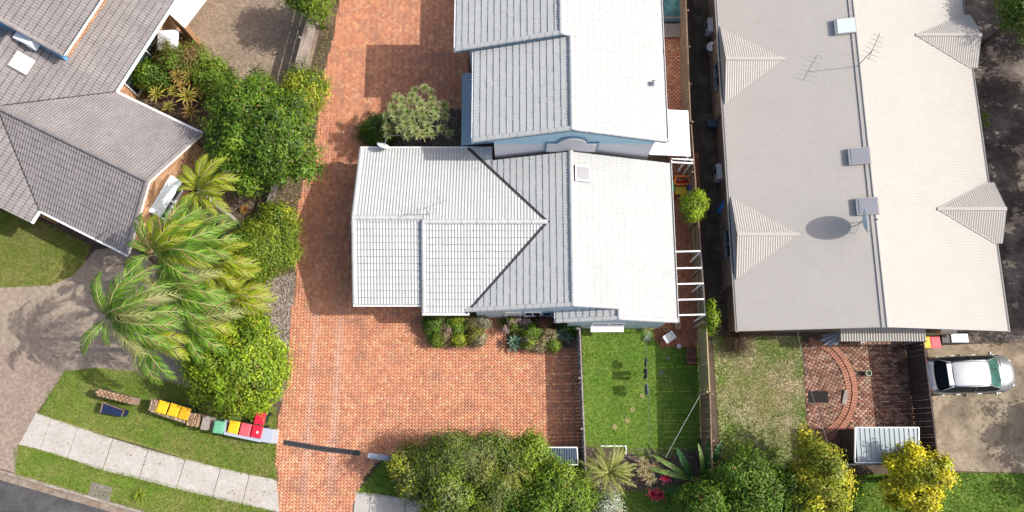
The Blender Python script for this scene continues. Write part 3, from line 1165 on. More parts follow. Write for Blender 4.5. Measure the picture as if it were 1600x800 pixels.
# gable walls
def gable_wall(parent, m, y, x0, x1, z0, zm, t=.1, name='gable_wall'):
    xm = (x0 + x1) / 2
    mb = MB()
    v = [(x0, y, z0), (x1, y, z0), (xm, y, zm)]
    w = [(p[0], p[1] + t, p[2]) for p in v]
    mb.add(v + w, [(0, 1, 2), (5, 4, 3), (0, 3, 4, 1), (1, 4, 5, 2), (2, 5, 3, 0)])
    return mb.build(name, m, parent)
gable_wall(fh, M['blue_wall'], YS + .08, XW + .25, XE - .25, EZ - .06, RZ - .12)
XB = 5.02
BZ = EZ + (XE - XB) * TN
gable_wall(fh, M['pale_blue'], YB + .06, 2.45, XE - .12, EZ - .1, BZ - .12)
rd = MB()
SE = Slope((XE, 0, EZ), (0, 1), (-1, 0), TN)
SW = Slope((XW, 0, EZ), (0, -1), (1, 0), TN)
WT = .31
WN = Slope((0, 14.2, EZ), (-1, 0), (0, -1), WT)
WS = Slope((0, 5.85, EZ), (1, 0), (0, 1), WT)
WL_ = Slope((0, 6.28, EZ), (1, 0), (0, 1), WT)
yr = (14.2 + 5.85) / 2
zr = EZ + (14.2 - yr) * WT
yl = (14.2 + 6.28) / 2
zl = EZ + (14.2 - yl) * WT
xa = XW + (zr - EZ) / TN            # wing ridge runs into the main slope here
SBW = Slope((XB - (BZ - EZ) / TN, 0, EZ), (0, -1), (1, 0), TN)
xbw = XB - (BZ - EZ) / TN
pE = [(XM, YS), (XB, YS), (XE, YS), (XE, YN), (XM, YN)]
pE2 = [(XB, YB), (XE, YB), (XE, YS), (XB, YS)]
g_ = .10
pW1 = [(XW + .2, YS), (XM, YS), (XM, yr), (xa + g_, yr)]
pW2 = [(xa + g_, yr), (XM, yr), (XM, YN), (-.95, YN), (-.95, 14.2 - (-.95 - XW) * TN / WT + .14)]
pW3 = [(XW + .2, 14.17), (-.98, 14.2 - (-.98 - XW) * TN / WT + .14), (-.98, 14.17)]
pN = [(-7.65, 14.2), (XW - .05, 14.2), (xa - g_, yr + .01), (-4.3, yr), (-4.3, yl), (-7.65, yl)]
pN1 = [(-4.3, 14.2), (XW - .05, 14.2), (xa - g_, yr), (-4.3, yr)]
pN2 = [(-7.65, 14.2), (-4.3, 14.2), (-4.3, yl), (-7.65, yl)]
pS = [(-4.3, 5.85), (XW - .02, 5.85), (xa - g_, yr), (-4.3, yr)]
pL = [(-7.65, 6.28), (-4.3, 6.28), (-4.3, yl), (-7.65, yl)]
pB = [(xbw, YB), (XB, YB), (XB, YS + .12), (xbw, YS + .12)]
for sl_, pl_ in ((SE, pE), (SE, pE2), (SW, pW1), (SW, pW2), (SW, pW3), (WN, pN1), (WN, pN2), (WS, pS), (WL_, pL), (SBW, pB)):
    deck(rd, sl_, pl_)
froof = rd.build('roof', M['deck'], fh)
TR = TiledRoof(fh, froof, M['roof_white'], M['nose_shade_white'])
for sl_, pl_ in ((SE, pE), (SE, pE2), (SW, pW1), (SW, pW2), (SW, pW3), (WN, pN1), (WN, pN2), (WS, pS), (WL_, pL), (SBW, pB)):
    TR.slope(sl_, pl_)
TR.finish()
cme = cap_mesh(M['roof_white'])
caps(cme, froof, (XM, YS, RZ), (XM, YN, RZ), .07)
caps(cme, froof, (-4.25, yr, zr), (xa, yr, zr), .07)
caps(cme, froof, (-7.62, yl, zl), (-4.3, yl, zl), .07)
caps(cme, froof, (XB, YB, BZ), (XB, YS, BZ), .07)
for (x0, z0, x1, z1, y) in ((XW + .05, EZ, XM, RZ, YS + .09), (XB - .05, BZ + .01, XM, RZ, YS + .09), (xbw, EZ, XB, BZ, YB + .09), (XE, EZ, XB, BZ, YB + .09)):
    caps(cme, froof, (x0, y, z0), (x1, y, z1), .06)
for y0, y1, z0, z1, x in ((5.87, yr, EZ, zr, -4.22), (6.3, yl, EZ, zl, -7.57), (14.18, yl, EZ, zl, -7.57)):
    caps(cme, froof, (x, y0, z0), (x, y1, z1), .06)
vm = MB()
vm.beam((XW, 5.85, EZ + .02), (xa, yr, zr + .02), .24, .012)
vm.beam((XW, 14.2, EZ + .02), (xa, yr, zr + .02), .24, .012)
vm.build('valley_flashing', M['cap_dark'], froof)
gt = Pieces()
for a, b in (((XE + .06, YB, EZ), (XE + .06, YN, EZ)), ((-4.3, 5.79, EZ), (XW + .2, 5.79, EZ)), ((-7.65, 6.22, EZ), (-4.3, 6.22, EZ)), ((-7.65, 14.26, EZ), (-1.0, 14.26, EZ)), ((xbw - .06, YB, EZ), (xbw - .06, YS + .1, EZ))):
    gt.beam(Vector(a) - Vector((0, 0, .06)), Vector(b) - Vector((0, 0, .06)), .11, .1)
gt.build('gutter', M['white_paint'], fh)
gt = Pieces()
gt.beam((XE + .06, YB, EZ - .005), (XE + .06, YN, EZ - .005), .07, .006)
gt.build('gutter_channel', M['dark_grey'], fh)
bb = Pieces()
bb.beam((XW, YS + .03, EZ - .1), (XM, YS + .03, RZ - .1), .03, .16)
bb.beam((XE, YB + .02, EZ - .1), (XB, YB + .02, BZ - .1), .03, .16)
bb.beam((xbw, YB + .02, EZ - .1), (XB, YB + .02, BZ - .1), .03, .16)
for y0, y1, z0, z1, x in ((6.3, yl, EZ, zl, -7.64), (14.18, yl, EZ, zl, -7.64), (5.87, 6.4, EZ, EZ + .19, -4.29)):
    bb.beam((x, y0, z0 - .1), (x, y1, z1 - .1), .03, .16)
bb.build('barge_board', M['white_paint'], fh)
window(fh, P2([(800, 493)])[0][:1] + (YS + .07,) if False else (-.35, YS + .07), (.45, YS + .07), .3, 2.1, (0, -1), M['white_paint'], M['offwhite'], panes=1)
window(fh, (.6, YS + .07), (1.45, YS + .07), .8, 2.1, (0, -1), M['white_paint'], M['glass'], panes=2)
window(fh, (1.5, YS + .07), (2.4, YS + .07), .8, 2.1, (0, -1), M['blue_trim'], M['glass'], panes=2)
window(fh, (3.9, YB + .05), (5.5, YB + .05), .9, 2.1, (0, -1), M['white_paint'], M['glass'], panes=2)
MB().box((4.68, YB - .14, 1.42), (1.62, .34, .05), rot=Matrix.Rotation(.2, 3, 'X')).build('window_hood', M['white_paint'], fh)
sk = P(909, 272, 4.0)
slk = MB()
R_ = Matrix((SE.u, SE.S, SE.N)).transposed()
slk.box(SE.pt(sk.x, sk.y, .1), (.80, .80, .14), rot=R_)
so = slk.build('skylight', M['steel'], fh)
MB().box(SE.pt(sk.x, sk.y, .175), (.62, .62, .03), rot=R_).build('dome', M['skylight_grey'], so, bevel=.01)

# --- north house: two storeys, blue gable
NE_, NW_, NEZ = 7.27, -1.8, 5.1
NX = (NE_ + NW_) / 2
NRZ = NEZ + (NE_ - NX) * TN
YV, YU, YT, YF = 13.55, 18.2, 21.3, 29.0
UW = -2.7
UX = (UW + NE_) / 2
URZ = NEZ + (NE_ - UX) * TN
nh = thing('house', (2.7, 18, 0), 'taller house with white tiled roof and pale blue end gable with arched moulding', 'house', 'tiled houses')
w = MB()
w.prism([(-.85, YV + .08), (6.75, YV + .08), (6.75, YF - .3), (.8, YF - .3), (.8, YT), (-2.1, YT), (-2.1, YU + .3), (-.85, YU + .3)], 0, NEZ - .03)
w.build('wall', M['lilac'], nh)
gable_wall(nh, M['blue_wall'], YV + .05, NW_ + .25, NE_ - .25, NEZ - .09, NRZ - .12)
MB().prism([(-.85, YV + .04), (6.75, YV + .04), (6.75, YV + .078), (-.85, YV + .078)], NEZ - .42, NEZ - .1).build('frieze', M['blue_wall'], nh)
# arched moulding standing proud of the gable
def arch(y0, y1, r, sh, zc, hw):
    pts = [(-hw, zc - .9), (-hw, zc + .12), (-r - .02, zc + .12)] + [(-r * math.cos(t), zc + .12 + r * math.sin(t)) for t in np.linspace(.12, math.pi - .12, 17)] + [(r + .02, zc + .12), (hw, zc + .12), (hw, zc - .9)]
    n = len(pts)
    v = [(NX + .1 + x, y0, z) for x, z in pts] + [(NX + .1 + x, y1, z) for x, z in pts]
    return MB().add(v, [tuple(range(n)), tuple(range(2 * n - 1, n - 1, -1))] + [(i, i + n, (i + 1) % n + n, (i + 1) % n) for i in range(n)])
arch(YV - .02, YV + .06, .74, 0, NEZ - .22, 1.28).build('arch_trim', M['blue_trim'], nh)
arch(YV - .06, YV - .015, .66, 0, NEZ - .26, 1.18).build('arch_moulding', M['lilac'], nh)
rd = MB()
NSE = Slope((NE_, 0, NEZ), (0, 1), (-1, 0), TN)
NSW = Slope((NW_, 0, NEZ), (0, -1), (1, 0), TN)
USW = Slope((UW, 0, NEZ), (0, -1), (1, 0), TN)
TSW = Slope((.2, 0, NEZ), (0, -1), (1, 0), TN)
TX = (NE_ + .2) / 2
polys = ((NSE, [(NX, YV), (NE_, YV), (NE_, YU), (NX, YU)]), (NSE, [(UX, YU), (NE_, YU), (NE_, YT), (UX, YT)]), (NSE, [(TX, YT), (NE_, YT), (NE_, YF), (TX, YF)]),
         (NSW, [(NW_, YV), (NX, YV), (NX, YU + .2), (NW_, YU + .2)]), (USW, [(UW, YU), (UX, YU), (UX, YT), (UW, YT)]), (TSW, [(.2, YT), (TX, YT), (TX, YF), (.2, YF)]))
for s_, p_ in polys: deck(rd, s_, p_)
nroof = rd.build('roof', M['deck'], nh)
TR = TiledRoof(nh, nroof, M['roof_white'], M['nose_shade_white'])
for s_, p_ in polys: TR.slope(s_, p_)
TR.finish()
caps(cme, nroof, (NX, YV, NRZ), (NX, YU, NRZ), .07)
caps(cme, nroof, (UX, YU, URZ), (UX, YT, URZ), .07)
for a, b in (((NW_, YV + .09, NEZ), (NX, YV + .09, NRZ)), ((NE_, YV + .09, NEZ), (NX, YV + .09, NRZ)), ((UW, YU + .09, NEZ), (UX, YU + .09, URZ)), ((NX + .3, YU + .09, NSE.z(NX + .3, 0)), (UX, YU + .09, URZ))):
    caps(cme, nroof, a, b, .06)
gt = Pieces()
gt.beam((NE_ + .06, YV, NEZ - .06), (NE_ + .06, YF, NEZ - .06), .11, .1)
gt.beam((NW_ - .06, YV, NEZ - .06), (NW_ - .06, YU, NEZ - .06), .11, .1)
gt.beam((UW - .06, YU, NEZ - .06), (UW - .06, YT, NEZ - .06), .11, .1)
gt.build('gutter', M['white_paint'], nh)
gt = Pieces()
gt.beam((NE_ + .06, YV, NEZ - .005), (NE_ + .06, YF, NEZ - .005), .07, .006)
gt.build('gutter_channel', M['dark_grey'], nh)
bb = Pieces()
for a, b in (((NW_, YV + .02, NEZ - .1), (NX, YV + .02, NRZ - .1)), ((NE_, YV + .02, NEZ - .1), (NX, YV + .02, NRZ - .1))):
    bb.beam(a, b, .03, .16)
bb.beam((UW, YU + .02, NEZ - .1), (UX, YU + .02, URZ - .1), .03, .16)
bb.build('barge_board', M['blue_trim'], nh)
vp = P(1022, 128, 5.6)
vo = MB().lathe([(.09, 0), (.09, .22), (.12, .24), (.12, .3), (.02, .36)], NSE.pt(vp.x, vp.y, 0), 10).build('roof_vent', M['steel'], nh)
# lean-to roof on its west side
LT = [P2([(722, 113)], 2.6)[0], P2([(722, 226)], 2.6)[0]]
lt = Slope((LT[0].x, 0, 2.45), (0, -1), (1, 0), .2)
lx, ly0, ly1 = LT[0].x, LT[1].y, LT[0].y
v, f = corr(lt, [(lx, ly0), (-.86, ly0), (-.86, ly1), (lx, ly1)], .15, .02)
lto = MB().add(v, f).build('lean_to_roof', M['blue_metal'], nh)
mb = MB()
for y in (ly0 + .1, (ly0 + ly1) / 2, ly1 - .1):
    mb.beam((lx + .1, y, 0), (lx + .1, y, 2.42), .09, .09)
mb.beam((lx + .1, ly0, 2.4), (lx + .1, ly1, 2.4), .06, .1)
mb.build('lean_to_frame', M['blue_trim'], nh)

# pale awning over the side passage between the two white-roofed houses
A0, A1 = P(1040, 168, 3.0), P(1076, 242, 2.7)
aw = thing('awning', (A0.x + .6, A0.y - 1.2, 0), 'bright white sheet awning over the passage beside the taller white-roofed house', 'awning')
asl = Slope((8.95, 0, 2.6), (0, 1), (-1, 0), .12)
ap = [(6.85, A1.y - .05), (8.95, A1.y - .05), (8.95, A0.y), (6.85, A0.y)]
deckm = MB(); deck(deckm, asl, ap, .02, .025); deckm.build('sheet', M['offwhite'], aw)
mb = MB()
for yy in np.linspace(ap[0][1] + .05, ap[2][1] - .05, 5):
    mb.beam(asl.pt(6.9, yy, .035), asl.pt(8.93, yy, .035), .03, .02)
mb.build('rib', M['white_paint'], aw)
mb = MB()
for yy in (ap[0][1] + .1, ap[2][1] - .1):
    mb.beam((8.88, yy, 0), (8.88, yy, 2.57), .08, .08)
mb.build('post', M['white_paint'], aw)

# --- long house with the cream metal roof
BW, BE, BT, BEZ = 10.72, 23.5, .225, 2.8
BXM = (BW + BE) / 2
BRZ = BEZ + (BE - BXM) * BT
BY0, BY1 = 4.92, 30.0
bh = thing('house', (17, 15, 0), 'long house with plain cream corrugated metal roof and four small side gables', 'house')
w = MB()
w.prism([(BW + .3, BY0 + .35), (BE - .3, BY0 + .35), (BE - .3, BY1), (BW + .3, BY1)], 0, BEZ - .05)
w.build('wall', M['timber_brown'] if False else mat('dull_brick_base', (.26, .19, .14), .9, .2, 4), bh)
brick_wall('brickwork', (BW + .3, BY0 + .35), (BE - .3, BY0 + .35), 0, lambda s: BEZ - .06 + min(s, 12.2 - s) * BT * .9, bh, DULL_COLS, M['wall_brick'])
gable_wall(bh, bpy.data.materials['dull_brick_base'], BY0 + .36, BW + .3, BE - .3, BEZ - .06, BRZ - .12)
BSW = Slope((BW, 0, BEZ), (0, -1), (1, 0), BT)
BSE = Slope((BE, 0, BEZ), (0, 1), (-1, 0), BT)
v1, f1 = corr(BSW, [(BW, BY0), (BXM, BY0), (BXM, BY1), (BW, BY1)], .15, .006)
v2, f2 = corr(BSE, [(BXM, BY0), (BE, BY0), (BE, BY1), (BXM, BY1)], .15, .006)
rw = MB().add(v1, f1); rw.add(v2, f2)
broof = rw.build('roof', M['metal_cream'], bh)
rc = MB()
for sx in (-1, 1):
    rc.add([(BXM, BY0 - .01, BRZ + .07), (BXM, BY1, BRZ + .07), (BXM + sx * .22, BY1, BRZ + .07 - .22 * BT), (BXM + sx * .22, BY0 - .01, BRZ + .07 - .22 * BT)], [(0, 1, 2, 3)])
    rc.add([(BXM + sx * .22, BY0 - .01, BRZ + .07 - .22 * BT), (BXM + sx * .22, BY1, BRZ + .07 - .22 * BT), (BXM + sx * .22, BY1, BRZ + .03 - .22 * BT), (BXM + sx * .22, BY0 - .01, BRZ + .03 - .22 * BT)], [(0, 1, 2, 3)])
rc.add([(BXM - .015, BY0, BRZ + .07), (BXM + .015, BY0, BRZ + .07), (BXM + .015, BY1, BRZ + .10), (BXM - .015, BY1, BRZ + .10)], [(0, 1, 2, 3)])
rc.build('ridge_cap', M['metal_cream'], broof)
MB().beam((BXM, BY0, BRZ + .085), (BXM, BY1, BRZ + .085), .05, .05).build('ridge_roll', M['flash'], broof)
gab = []
for side, (e0, e1, ap_, rend) in ((-1, ((1122, 42), (1131, 163), (1197, 93), (1131, 93))), (-1, ((1140, 308), (1150, 437), (1228, 365), (1150, 363))),
                                 (1, ((1506, 28), (1517, 97), (1460, 57), (1520, 53))), (1, ((1545, 290), (1558, 370), (1497, 327), (1560, 327)))):
    ya, yb = P(*e1, BEZ).y, P(*e0, BEZ).y
    if side > 0: ya, yb = ya - .35, yb + .15
    ym = (ya + yb) / 2
    gz = .68
    xe = BW + .05 if side < 0 else BE + .32
    xi = BW + gz / BT if side < 0 else BE - gz / BT
    t_ = gz / ((yb - ya) / 2)
    g1 = Slope((0, ya, BEZ + .03), (1, 0), (0, 1), t_)
    g2_ = Slope((0, yb, BEZ + .03), (-1, 0), (0, -1), t_)
    xin = BW + .05 if side < 0 else BE - .03
    mbg = MB()
    for sl_, yy in ((g1, ya), (g2_, yb)):
        pl = [(xe, yy), (xin, yy), (xi, ym), (xe, ym)] if side > 0 else [(xe, yy), (xi, ym), (xe, ym)]
        v, f = corr(sl_, pl, .115, .011, h=.03)
        mbg.add(v, f)
    go = mbg.build('side_gable', M['metal_cream'], bh)
    MB().beam((xe, ym, BEZ + gz + .075), (xi, ym, BEZ + gz + .06), .16, .03).build('ridge_cap', M['metal_cream'], go)
    vf = MB()
    for yy in (ya, yb):
        vf.beam((xin, yy, BEZ + .06), (xi, ym, BEZ + gz + .055), .05, .02)
    vf.build('valley', M['flash'], go)
    gx = BW + .16 if side < 0 else BE - .16
    if side < 0:
        w = MB(); w.prism([(gx, ya), (BW + .4, ya), (BW + .4, yb), (gx, yb)], 0, BEZ - .03)
        w.add([(gx, ya, BEZ - .03), (gx, yb, BEZ - .03), (gx, ym, BEZ + gz - .03), (gx + .2, ya, BEZ - .03), (gx + .2, yb, BEZ - .03), (gx + .2, ym, BEZ + gz - .03)], [(0, 1, 2), (5, 4, 3), (0, 2, 5, 3), (1, 4, 5, 2)])
        w.build('bay_wall', bpy.data.materials['dull_brick_base'], bh)
        L_ = yb - ya
        brick_wall('bay_brickwork', (gx, yb), (gx, ya), 0, lambda s: BEZ - .06 + min(s, L_ - s) * t_ * .9, bh, DULL_COLS * 1.1, M['wall_brick'], holes=[(L_ / 2 - .75, L_ / 2 + .75, 1.0, 2.1)])
        window(bh, (gx, ym + .75), (gx, ym - .75), 1.0, 2.1, (-1, 0), M['steel'], M['glass'], out=.08)
gt = Pieces()
gt.beam((BW - .06, BY0 - .02, BEZ - .03), (BW - .06, BY1, BEZ - .03), .12, .1)
gt.beam((BE + .06, BY0 - .02, BEZ - .03), (BE + .06, BY1, BEZ - .03), .12, .1)
gt.build('gutter', M['metal_cream'], bh)
bb = Pieces()
gt = Pieces()
for x in (BW - .06, BE + .06):
    gt.beam((x, BY0, BEZ + .022), (x, BY1, BEZ + .022), .07, .006)
gt.build('gutter_channel', M['dark_grey'], bh)
bb.beam((BW, BY0 + .02, BEZ - .05), (BXM, BY0 + .02, BRZ - .05), .03, .16)
bb.beam((BE, BY0 + .02, BEZ - .05), (BXM, BY0 + .02, BRZ - .05), .03, .16)
bb.build('barge_board', M['flash'], bh)
R_ = Matrix((BSW.u, BSW.S, BSW.N)).transposed()
for (x, y, mm, lab) in ((1318, 45, M['skylight'], 'clear bright skylight'), (1340, 247, M['skylight_grey'], None), (1352, 325, M['skylight_grey'], None)):
    q = P(x, y, BRZ - .25)
    so = MB().box(BSW.pt(q.x, q.y, .10), (.84, .98, .16), rot=R_).build('skylight', M['flash'], bh)
    if lab: so['label'] = lab
    MB().box(BSW.pt(q.x, q.y, .19), (.76, .90, .03), rot=R_).build('dome', mm, so, bevel=.012)
    MB().box(BSW.pt(q.x - .43, q.y, .12), (.80, .14, .17), rot=R_).build('box_flashing', M['steel'], so)
# cream porch awning on its south end
pa = MB()
psl = Slope((0, 4.55, 2.15), (1, 0), (0, 1), .12)
px0, px1 = P(1313, 520, 2.2).x, P(1446, 520, 2.2).x
v, f = corr(psl, [(px0, 4.52), (px1, 4.52), (px1, 5.25), (px0, 5.25)], .13, .022)
awn = MB().add(v, f).build('porch_awning', M['metal_cream'], bh)
mb = MB()
for x in (px0 + .1, px1 - .1): mb.beam((x, 4.6, 0), (x, 4.6, 2.13), .07, .07)
mb.build('porch_post', M['flash'], bh)

# --- grey tiled brick house on the west side, set at an angle
LB = Vector((-18.72, 8.72))
e1 = Vector((.44, .898)).normalized(); e2 = Vector((-e1.y, e1.x))
LEZ, LTN, LW, LD = 2.6, .53, 6.94, 5.15
def LP(s, t): return LB + e1 * s + e2 * t
lh = thing('house', (*LP(4, 6), 0), 'brick house with grey tiled roof set at an angle behind the palms', 'house', 'tiled houses')
def lpoly(pts): return [tuple(LP(*p)) for p in pts]
w = MB()
w.prism(lpoly([(.45, .35), (LW - .45, .35), (LW - .45, LD + .5), (24, LD + .5), (24, 20), (-.3, 20), (-.3, LD + .5), (.45, LD + .5)]), 0, LEZ - .03)
w.build('wall', mat('orange_brick_base', (.42, .24, .13), .9, .15, 4), lh)
ga, gb, gm = LP(.45, .34), LP(LW - .45, .34), LP(LW / 2, .34)
lrz = LEZ + LW / 2 * LTN
mb = MB(); q = e2 * .2
mb.add([(*ga, LEZ - .05), (*gb, LEZ - .05), (*gm, lrz - .15), (*(ga + q), LEZ - .05), (*(gb + q), LEZ - .05), (*(gm + q), lrz - .15)], [(0, 1, 2), (5, 4, 3), (0, 2, 5, 3), (1, 4, 5, 2)])
mb.build('gable_wall', bpy.data.materials['orange_brick_base'], lh)
gl = LW - .9
brick_wall('brickwork', LP(.45, .34), LP(LW - .45, .34), 0, lambda s: LEZ - .1 + min(s, gl - s) * LTN * .92, lh, WALL_COLS, M['wall_brick'])
brick_wall('brickwork', LP(LW - .45, LD + .5), LP(20, LD + .5), 0, lambda s: LEZ - .12, lh, WALL_COLS, M['wall_brick'])
rd = MB()
LSS = Slope((*LP(0, 0), LEZ), tuple(-e2), tuple(e1), LTN)
LSN = Slope((*LP(LW, 0), LEZ), tuple(e2), tuple(-e1), LTN)
LSE = Slope((*LP(0, LD), LEZ), tuple(e1), tuple(e2), LTN)
hw = LW / 2
RT = LD + hw + 1.1
LSW = Slope((*LP(0, RT + 6), LEZ + (RT - LD) * LTN - 6 * LTN), tuple(-e1), tuple(-e2), LTN)
polys = ((LSS, lpoly([(0, 0), (hw, 0), (hw, LD + hw - .05), (0, LD - .05)])), (LSN, lpoly([(LW, 0), (LW, LD - .05), (hw, LD + hw - .05), (hw, 0)])),
         (LSE, lpoly([(-.75, LD), (-.02, LD + .02), (hw, LD + hw + .05), (hw, RT), (-.75, RT)])), (LSE, lpoly([(LW + .02, LD + .02), (22, LD), (22, RT), (hw, RT), (hw, LD + hw + .05)])),
         (LSW, lpoly([(-.75, RT), (22, RT), (22, RT + 6), (-.75, RT + 6)])))
for s_, p_ in polys: deck(rd, s_, p_)
# upper storey box
US, UT = 10.0, 0
best = None
for zu in np.linspace(4, 7, 61):
    c_ = P(97, 88, zu).xy - LB
    t_, s_ = c_.dot(e2), c_.dot(e1)
    low = LEZ + (t_ - LD) * LTN
    if best is None or abs(zu - low - 1.25) < best[0]: best = (abs(zu - low - 1.25), zu, s_, t_)
_, UZ, US, UT = best
usl = Slope((*LP(0, UT), UZ), tuple(e1), tuple(e2), .40)
up_ = lpoly([(US, UT), (24, UT), (24, UT + 10), (US, UT + 10)])
deck(rd, usl, up_)
lroof = rd.build('roof', M['deck'], lh)
TR = TiledRoof(lh, lroof, M['roof_grey'], M['nose_shade_grey'])
for s_, p_ in polys: TR.slope(s_, p_)
TR.slope(usl, up_)
TR.finish()
lme = cap_mesh(M['roof_grey'])
caps(lme, lroof, (*LP(hw, .05), lrz), (*LP(hw, LD + hw), lrz), .07)
caps(lme, lroof, (*LP(-.7, RT), LEZ + (RT - LD) * LTN), (*LP(12, RT), LEZ + (RT - LD) * LTN), .07)
caps(lme, lroof, (*LP(.02, .09), LEZ), (*LP(hw, .09), lrz), .06)
caps(lme, lroof, (*LP(LW - .02, .09), LEZ), (*LP(hw, .09), lrz), .06)
caps(lme, lroof, (*LP(US + .1, UT), UZ), (*LP(US + .1, UT + 9), UZ + 9 * .4), .06)
vm = MB()
vm.beam((*LP(0, LD), LEZ + .03), (*LP(hw, LD + hw), lrz + .03), .14, .015)
vm.beam((*LP(LW, LD), LEZ + .03), (*LP(hw, LD + hw), lrz + .03), .14, .015)
vm.build('valley_flashing', M['cap_dark'], lroof)
w = MB()
w.prism(lpoly([(US + .06, UT + .42), (23.8, UT + .42), (23.8, UT + 9), (US + .06, UT + 9)]), LEZ - .2, [UZ - .03, UZ - .03, UZ + 8.4 * .4, UZ + 8.4 * .4])
w.build('upper_wall', M['deep_blue'], lh)
brick_wall('upper_brickwork', LP(US + .25, UT + .42), LP(20, UT + .42), LEZ + (UT - LD) * LTN - .1, lambda s: UZ - .6, lh, WALL_COLS * .8, M['wall_brick'])
m_ = MB()
m_.prism(lpoly([(US + .1, UT + .02), (24, UT + .02), (24, UT + .41), (US + .1, UT + .41)]), UZ - .16, UZ - .02)
m_.prism(lpoly([(US + .24, UT + .3), (24, UT + .3), (24, UT + .40), (US + .24, UT + .40)]), UZ - .62, UZ - .17)
m_.build('fascia', M['white_paint'], lh)
m_ = MB()
m_.beam((*LP(US + .05, UT), UZ - .1), (*LP(US + .05, UT + 9), UZ + 9 * .4 - .1), .04, .2)
m_.build('barge_board', M['deep_blue'], lh)
gt = Pieces()
for a, b in (((-.06, 0), (-.06, LD - .1)), ((LW + .06, 0), (LW + .06, LD - .1)), ((-.75, LD - .06), (-.06, LD - .06)), ((LW + .06, LD - .06), (22, LD - .06))):
    gt.beam((*LP(*a), LEZ - .05), (*LP(*b), LEZ - .05), .12, .1)
gt.build('gutter', M['white_paint'], lh)
bb = Pieces()
bb.beam((*LP(0, .0), LEZ - .08), (*LP(hw, .0), lrz - .08), .03, .17)
bb.beam((*LP(LW, .0), LEZ - .08), (*LP(hw, .0), lrz - .08), .03, .17)
bb.build('barge_board', M['white_paint'], lh)
# window with a sheet hood on the gable wall, window on the east wall
n_ = -e2
a, b = LP(2.35, .34), LP(4.35, .34)
window(lh, a, b, .75, 2.0, n_, M['white_paint'], M['glass'], out=.12)
hd = MB()
c0, c1 = LP(2.3, .31), LP(4.4, .31)
hd.add([(*c0, 2.5), (*c1, 2.5), (*(c1 + n_ * .5), 2.12), (*(c0 + n_ * .5), 2.12)] + [(*c0, 2.46), (*c1, 2.46), (*(c1 + n_ * .5), 2.08), (*(c0 + n_ * .5), 2.08)], [(3, 2, 1, 0), (4, 5, 6, 7), (0, 1, 5, 4), (1, 2, 6, 5), (2, 3, 7, 6), (3, 0, 4, 7)])
hd.build('window_hood', M['skylight'], lh)
n2 = -e2
window(lh, LP(7.7, LD + .49), LP(10.9, LD + .49), .12, 2.2, n2, M['white_paint'], M['glass'], out=.1, panes=3)
q = P(33, 98, 4.6).xy - LB
qs, qt = q.dot(e1), q.dot(e2)
R_ = Matrix((LSE.u, LSE.S, LSE.N)).transposed()
c_ = LP(qs, qt)
so = MB().box(LSE.pt(c_.x, c_.y, .1), (.86, .9, .16), rot=R_).build('skylight', M['flash'], lh)
MB().box(LSE.pt(c_.x, c_.y, .19), (.78, .82, .03), rot=R_).build('dome', mat('pale_acrylic', (.72, .70, .66), .4), so, bevel=.01)
# white patio roof on brick piers beside it
pr = thing('patio_roof', (*LP(15.5, 4.2), 0), 'bright white flat patio roof on a brick pier by the dry lawn', 'patio roof')
quad = [P(276, -30, 2.5), P(262, 19, 2.5), P(288, 43, 2.5), P(345, -30, 2.5)]
MB().prism([(v.x, v.y) for v in quad], 2.42, 2.5).build('roof_sheet', M['white_paint'], pr)
pc = [P(262, 22, 2.3), P(290, 46, 2.3)]
d_ = (pc[1] - pc[0]); d_.z = 0
nn = Vector((d_.y, -d_.x, 0)).normalized()
pw = MB()
pq = [pc[0].xy, pc[1].xy, (pc[1] - nn * .25).xy, (pc[0] - nn * .25).xy]
pw.prism([tuple(v) for v in pq], 0, 2.4)
pw.build('brick_pier', bpy.data.materials['orange_brick_base'], pr)

# ------------------------------------------------------------------ fences
def paling_fence(a, b, h, label, m, bw=.10, gap=.003, side=1, post_m=None, group='paling fences'):
    """a, b: plan ends; every paling a part; rails on the given side"""
    a, b = Vector((a[0], a[1], 0)), Vector((b[0], b[1], 0))
    root = thing('fence', a, label, 'fence', group)
    d = b - a
    L = d.length
    d.normalize()
    n = Vector((-d.y, d.x, 0)) * side
    ang = math.atan2(d.y, d.x)
    me = MB().box((0, 0, h / 2 + .02), (bw - gap, .018, h - .04)).mesh('paling', m)
    k = int(L / bw)
    for i in range(k):
        o = link(bpy.data.objects.new('paling', me), root)
        o.location = d * ((i + .5) * L / k) + Vector((0, 0, RND.uniform(-.015, .01)))
        o.rotation_euler = (RND.uniform(-.012, .012), RND.uniform(-.01, .01), ang)
    for z in (.3, h * .55, h - .18):
        MB().beam(n * .035 + Vector((0, 0, z)), d * L + n * .035 + Vector((0, 0, z)), .045, .075).build('rail', m, root, world=False)
    pm = MB().box((0, 0, h / 2), (.09, .09, h)).mesh('post', post_m or m)
    q = max(1, round(L / 2.3))
    for i in range(q + 1):
        o = link(bpy.data.objects.new('post', pm), root)
        o.location = d * (L * i / q) + n * .105
        o.rotation_euler = (0, 0, ang)
    c = MB().beam(Vector((0, 0, h + .012)), d * L + Vector((0, 0, h + .012)), .06, .022)
    c.build('capping', post_m or m, root, world=False)
    return root


